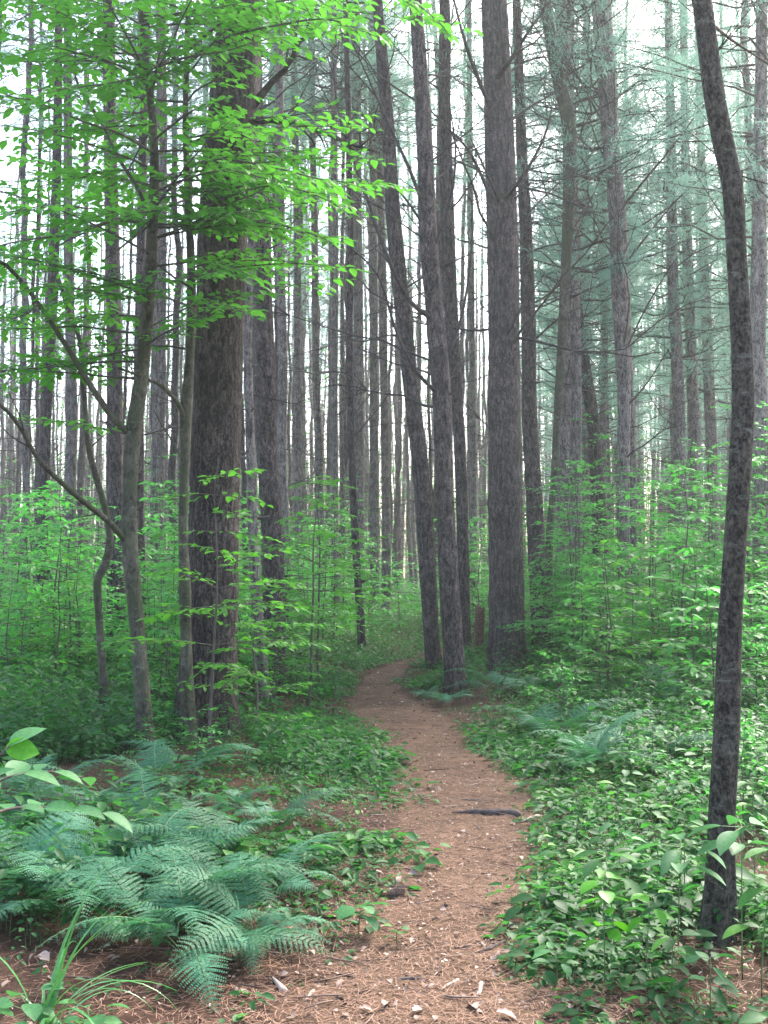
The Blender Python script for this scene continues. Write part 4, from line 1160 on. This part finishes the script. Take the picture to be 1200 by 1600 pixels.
spec = [
 (945, 1545, .38, 14, .085, M_BRIGHT, 'opposite', .78, 'vivid green plant with broad upright leaves at the lower right of the path'),
 (1010, 1530, .30, 10, .08, M_BRIGHT, 'opposite', .62, 'green plant directly right of the vivid green one'),
 (960, 1500, .40, 8, .12, M_HERB, 'whorl', .5, 'plant with drooping dark green leaves above the vivid green one'),
 (1060, 1500, .42, 8, .14, M_DULL, 'whorl', .45, 'plant with long pale leaves spread before the mottled trunk foot'),
 (1160, 1530, .55, 10, .125, M_DULL, 'whorl', .5, 'plant with large whitish leaves right of the mottled trunk'),
 (1190, 1560, .50, 10, .12, M_HERB, 'opposite', .5, 'leafy plant at the lower right edge of the photo'),
 (1050, 1570, .22, 10, .07, M_HERB, 'opposite', .55, 'low plant in the bottom right between vivid leaves and edge'),
 (870, 1545, .14, 6, .075, M_DULL, 'opposite', .55, 'small seedling with spread leaves left of the vivid green plant'),
 (1110, 1590, .18, 8, .07, M_DULL, 'opposite', .6, 'low pale seedling at the bottom right edge'),
 (880, 1420, .25, 12, .07, M_HERB, 'opposite', .6, 'leafy plant overhanging the right edge of the path, nearest of its row'),
 (850, 1380, .22, 10, .06, M_HERB, 'opposite', .6, 'leafy plant at the right path edge by the pale litter'),
 (930, 1440, .28, 12, .075, M_HERB, 'opposite', .55, 'glossy plant between the path edge and drooping dark leaves'),
 (985, 1400, .32, 12, .08, M_DULL, 'opposite', .5, 'glossy bluish plant left of the mottled trunk'),
 (1030, 1370, .35, 12, .08, M_HERB, 'opposite', .55, 'taller plant left of the mottled trunk with layered leaves'),
 (1070, 1420, .40, 14, .085, M_HERB, 'opposite', .5, 'plant touching the left side of the mottled trunk'),
 (1180, 1400, .50, 14, .09, M_HERB, 'opposite', .5, 'plant behind the right side of the mottled trunk'),
 (900, 1340, .28, 12, .07, M_HERB, 'opposite', .6, 'bushy plant on the right bank level with the dark root'),
 (960, 1330, .34, 12, .08, M_HERB, 'opposite', .55, 'second bushy plant on the right bank level with the dark root'),
 (1040, 1290, .40, 14, .085, M_DULL, 'opposite', .5, 'bluish glossy plant in the right bank above the layered one'),
 (900, 1270, .30, 12, .07, M_HERB, 'opposite', .6, 'plant on the right bank beyond the dark root'),
 (980, 1260, .34, 12, .08, M_DULL, 'opposite', .55, 'glossy plant on the right bank beyond the dark root, further from the path'),
 (1190, 1300, .45, 14, .09, M_HERB, 'opposite', .5, 'plant at the right edge behind the mottled trunk'),
 (560, 1470, .13, 6, .085, M_DULL, 'whorl', .85, 'plant with bluish heart-shaped leaves at the tip of the ferns'),
 (620, 1480, .07, 6, .04, M_HERB, 'opposite', .8, 'tiny clover-like plant on the left of the path'),
 (500, 1440, .12, 8, .05, M_HERB, 'opposite', .7, 'low seedling behind the heart-shaped leaves'),
 (590, 1340, .12, 8, .045, M_HERB, 'opposite', .7, 'low seedling at the left path edge level with the dark root'),
 (560, 1300, .2, 10, .06, M_HERB, 'opposite', .6, 'leafy plant at the left path edge above the dark root'),
 (500, 1300, .24, 10, .065, M_DULL, 'opposite', .55, 'pale leaved plant between the fern bed and the left path edge'),
 (580, 1220, .25, 12, .07, M_HERB, 'opposite', .6, 'leafy plant bulging over the left path edge at the narrowing'),
 (40, 1640, .16, 10, .10, M_DULL, 'opposite', .7, 'low broad leaves under the grass tuft in the bottom left corner'),
 (130, 1640, .12, 8, .09, M_DULL, 'opposite', .7, 'low broad leaves right of the grass tuft at the bottom edge'),
]
for i, (px, py, H, nl, lf, m_, kd, ra, lab) in enumerate(spec):
    herb(gp(px, py), H, nl, lf, lab, 'low plants along the path', 700 + i, m_, kd, ra)

# broad-leaved shrub coming in from the left
r = np.random.default_rng(15)
b = gp(-120, 1620)
root = thing('shrub', 'broad-leaved shrub entering from the left edge with one big bright leaf', 'shrub', b)
lim = [([(-120, 1620, 0), (-100, 1400, 0), (-60, 1280, 0), (-10, 1225, 0), (60, 1205, .1), (130, 1215, .2)], 9),
       ([(-100, 1400, 0), (-50, 1300, .2), (10, 1265, .4), (90, 1262, .5), (160, 1270, .6)], 8),
       ([(-80, 1320, 0), (-40, 1240, -.1), (-10, 1190, -.2), (15, 1165, -.2)], 3)]
for pts, nlf in lim:
    Q = catmull(np.array([at(a, c, b[1] + dy) for a, c, dy in pts]), .05)
    g = Geo(); g.tube(Q, np.linspace(.008, .003, len(Q)), 6)
    br = g.obj('branch', M_TWIG, root, b)
    acc = Acc(); m = len(Q)
    ii = np.linspace(m * .55, m - 1, nlf).astype(int)
    for j, i_ in enumerate(ii):
        t = nrm(Q[i_] - Q[i_ - 2]); s_ = nrm(np.cross(t, [0, 0, 1.0])) * (1 if j % 2 else -1)
        acc.add(Q[i_][None], (t * .7 + s_ * .8 + [0, 0, r.normal(-.05, .15)])[None], nrm(np.array([[r.normal(0, .25), r.normal(-.15, .25), 1.0]])), np.array([r.uniform(.10, .14)]))
    gl = Geo(); acc.flush(gl, T_XHI, .52, r); gl.obj('foliage', M_DULL, br, b)
gl = Geo(); q = at(8, 1168, b[1] - .2)
leaves(gl, q[None], np.array([[.8, .1, -.1]]), np.array([[.25, -.75, .45]]), [.10], [.07], T_XHI, [.6]); ol = gl.obj('leaf', M_BRIGHT, root, b)
ol['label'] = 'big bright upright leaf'

# grass tuft in the lower left corner
r = np.random.default_rng(8)
b = gp(70, 1640)
root = thing('grass_tuft', 'tuft of long arching grass blades in the lower left corner', 'grass tuft', b)
for i in range(20):
    az = r.random() * 6.28 if i > 10 else r.uniform(-.9, .6); L_ = r.uniform(.22, .72); n = 12
    e0 = r.uniform(1.1, 1.6); e1 = r.uniform(-1.3, .9)
    an = np.linspace(e0, e1, n); ds = L_ / n
    x_ = np.cumsum(np.cos(an)) * ds; z_ = np.cumsum(np.sin(an)) * ds
    C = np.stack([x_ * math.cos(az), x_ * math.sin(az), z_], -1) + [r.normal(0, .02), r.normal(0, .02), 0]
    S = np.array([-math.sin(az), math.cos(az), 0]) * (np.interp(np.arange(n), [0, n * .4, n - 1], [.004, .0065, .0005]))[:, None]
    V = np.stack([C - S, C - [0, 0, .0015], C + S], 1).reshape(-1, 3)
    Fc = []
    for k in range(n - 1):
        a = k * 3
        for q in (0, 1): Fc += [(a + q, a + q + 1, a + q + 4), (a + q, a + q + 4, a + q + 3)]
    g = Geo(); g.add(V, Fc, np.full(len(Fc), r.random())); g.obj('blade', M_GRASS, root)

# ------------------------------------------------------------------ things lying on the path
def stick(name, label, pts, r0, m, seed, lift=.012, cat='twig', group='fallen twigs on the path'):
    r = np.random.default_rng(seed)
    Q = []
    for a, b_ in pts:
        p = gp(a, b_); p[2] += lift + r0 * .6; Q.append(p)
    Q = catmull(np.array(Q), .03)
    b_ = Q[0].copy(); g = Geo(); n = len(Q)
    rr = r0 * np.interp(np.arange(n), [0, n * .25, n * .45, n * .85, n - 1], [.15, .55, 1.0, .9, .2]) * (1 + .9 * (vnoise(np.arange(n) * .45, seed, .3) - .5))
    g.tube(Q, rr, 8, pine_bark_fn(seed, .12))
    o = g.obj(name, m, None, b_); o.location = tuple(b_)
    return tag(o, label, cat, group)
stick('tree_root', 'dark knobbly root lying across the path', [(706, 1276), (735, 1275), (765, 1277), (795, 1276), (814, 1281)], .030, M_WOOD, 1, .008, 'root', None)
stick('tree_root', 'low dark root crossing the path beyond the knobbly one', [(690, 1244), (720, 1252), (770, 1254), (812, 1250)], .012, M_WOOD, 2, .002, 'root', None)
stick('fallen_twig', 'curved bare twig standing out in the middle of the near path', [(672, 1480), (681, 1500), (676, 1524)], .006, M_STUMP, 3)
stick('fallen_twig', 'dark short twig across the near path', [(603, 1537), (630, 1538), (663, 1536)], .009, M_WOOD, 4)
stick('fallen_twig', 'pale thin twig lying diagonally on the near path', [(684, 1554), (700, 1546), (716, 1538)], .006, M_PALE, 5)
stick('fallen_twig', 'long twig running from the near path towards the vivid green plant', [(722, 1498), (752, 1494), (780, 1482), (806, 1468)], .009, M_WOOD, 6)
stick('fallen_twig', 'short thick grey stick pointing away on the near path', [(749, 1564), (752, 1545)], .013, M_PALE, 7)
stick('fallen_twig', 'thin twig lying left of the near path', [(486, 1521), (520, 1526), (558, 1535)], .006, M_STUMP, 8)
stick('fallen_twig', 'small twig below the pale leaves on the left path side', [(590, 1388), (610, 1391), (640, 1392)], .007, M_WOOD, 9)
stick('fallen_twig', 'pale stick beside the right end of the dark root', [(812, 1290), (830, 1283), (845, 1279)], .012, M_PALE, 10)
stick('fallen_twig', 'pale broken stick on the brown litter, right one of two', [(476, 1572), (490, 1556)], .010, M_PALE, 12, group='pale broken sticks')
stick('fallen_twig', 'pale broken stick on the brown litter, left one of two', [(426, 1535), (434, 1545), (444, 1556)], .012, M_PALE, 13, group='pale broken sticks')
stick('fallen_branch', 'fallen branch lying in the right undergrowth before the twin-stemmed pine', [(905, 1060), (960, 1045), (1030, 1050), (1060, 1040)], .018, M_PALE, 14, .35, 'branch', None)

def dead_leaf(px, py, L_, rnd, label, seed):
    r = np.random.default_rng(seed); p = gp(px, py); p[2] += .03
    g = Geo(); az = r.random() * 6.28
    T = _template([0, .1, .25, .4, .55, .7, .85, 1], [0, .35, .28, .5, .36, .42, .2, 0], .35, .3)
    leaves(g, np.zeros((1, 3)), np.array([[math.cos(az), math.sin(az), .05]]), np.array([[r.normal(0, .2), r.normal(-.15, .2), 1.0]]), [L_], [L_ * .6], T, [rnd])
    o = g.obj('dead_leaf', M_LITTER); o.location = tuple(p)
    return tag(o, label, 'dead leaf', 'dead leaves on the path')
for i, (px, py, L_, rn, lab) in enumerate([
    (583, 1372, .09, .95, 'large pale dead leaf left of the pine cone, upper one'), (625, 1380, .10, .9, 'large pale dead leaf above the pine cone'),
    (600, 1585, .10, .8, 'pale dead leaf at the bottom left of the path'), (645, 1594, .09, .9, 'pale dead leaf at the bottom edge, left of the whitish cluster'),
    (745, 1590, .12, .95, 'whitish dead leaf in the bottom centre of the path'), (775, 1596, .12, .9, 'whitish dead leaf right beside the bottom centre one'),
    (920, 1588, .12, .7, 'tan dead leaf under the vivid green plant'), (537, 1545, .08, .6, 'greyish dead leaf left of the dark short twig'),
    (680, 1552, .06, .75, 'grey dead leaf beside the pale diagonal twig'), (870, 1296, .10, .95, 'pale dead leaf at the right path edge by the root'),
    (845, 1270, .09, .8, 'pale dead leaf just beyond the right end of the root'), (810, 1462, .08, .7, 'dead leaf at the end of the long twig'),
    (560, 1590, .09, .6, 'dull dead leaf in the lower left of the path'), (780, 1240, .07, .2, 'dark curled leaf beyond the root'),
    (765, 1375, .06, .9, 'small pale leaf in the middle of the path'), (890, 1590, .10, .85, 'pale dead leaf beside the tan one at the bottom')]):
    dead_leaf(px, py, L_ * .6, rn * .7, lab, 900 + i)

# pine cone
p = gp(617, 1407); p[2] += .035
g = Geo(); r = np.random.default_rng(3)
g.tube(np.array([[-.035, 0, 0], [-.02, 0, 0], [0, 0, 0], [.025, 0, 0], [.04, 0, 0]]), [.008, .016, .018, .012, .004], 8)
k = np.arange(70); u = k / 70; az = k * 2.4
rad = .014 * np.sin(np.clip(u * .8 + .12, 0, 1) * math.pi)
P = np.stack([-.035 + u * .075, rad * np.cos(az), rad * np.sin(az)], -1)
D = np.stack([np.full(70, .55), np.cos(az), np.sin(az)], -1)
leaves(g, P, D, np.stack([np.full(70, 1.0), -np.cos(az) * .3, -np.sin(az) * .3], -1), .016, .014, _template([0, .6, 1], [.4, .5, .2], .1, -.2), r.random(70))
o = g.obj('pine_cone', M_CONE); o.location = tuple(p); o.rotation_euler = (0, .1, .5)
tag(o, 'small brown pine cone on the left side of the path', 'pine cone')

# broken stump behind the central pine
b = at(748, 1040, 18.5); b[2] = float(ground(b[0], b[1]))
g = Geo(); z = np.linspace(-.1, .85, 14); P = np.stack([z * .03, z * 0, z], -1)
def jag(P, a, R):
    f = 1 + .15 * (vnoise(np.cos(a)[None] * 3, np.sin(a)[None] * 3, P[:, 2:3] * 4) - .5)
    return f
g.tube(P, .085 * (1 + .3 * np.exp(-np.maximum(z, 0) / .15)), 14, jag)
V = g.V[0]; top = np.abs(V[:, 2] - z[-1]) < .03
V[top, 2] += (vnoise(V[top, 0] * 40, V[top, 1] * 40, 2.2) - .3) * .22
o = g.obj('tree_stump', M_STUMP); o.location = tuple(b)
tag(o, 'short broken reddish stump between the leaning pair and the thick central pine', 'stump')

# ------------------------------------------------------------------ haze
if HAZE > 0:
    x0, x1, y0, y1, z0, z1 = -130, 130, -12, 175, -3, 34
    V = [(x, y, z) for z in (z0, z1) for y in (y0, y1) for x in (x0, x1)]
    me = bpy.data.meshes.new('haze')
    me.from_pydata(V, [], [(0, 2, 3, 1), (4, 5, 7, 6), (0, 1, 5, 4), (2, 6, 7, 3), (0, 4, 6, 2), (1, 3, 7, 5)])
    m = bpy.data.materials.new('haze'); m.use_nodes = True; t = m.node_tree; t.nodes.clear()
    vs = t.nodes.new('ShaderNodeVolumePrincipled'); vs.inputs['Color'].default_value = (.90, .96, .98, 1)
    vs.inputs['Density'].default_value = HAZE; vs.inputs['Anisotropy'].default_value = 0.55
    oo = t.nodes.new('ShaderNodeOutputMaterial'); t.links.new(vs.outputs[0], oo.inputs['Volume'])
    me.materials.append(m)
    o = link('haze', me); tag(o, 'pale haze filling the wood', 'haze', None, 'stuff')
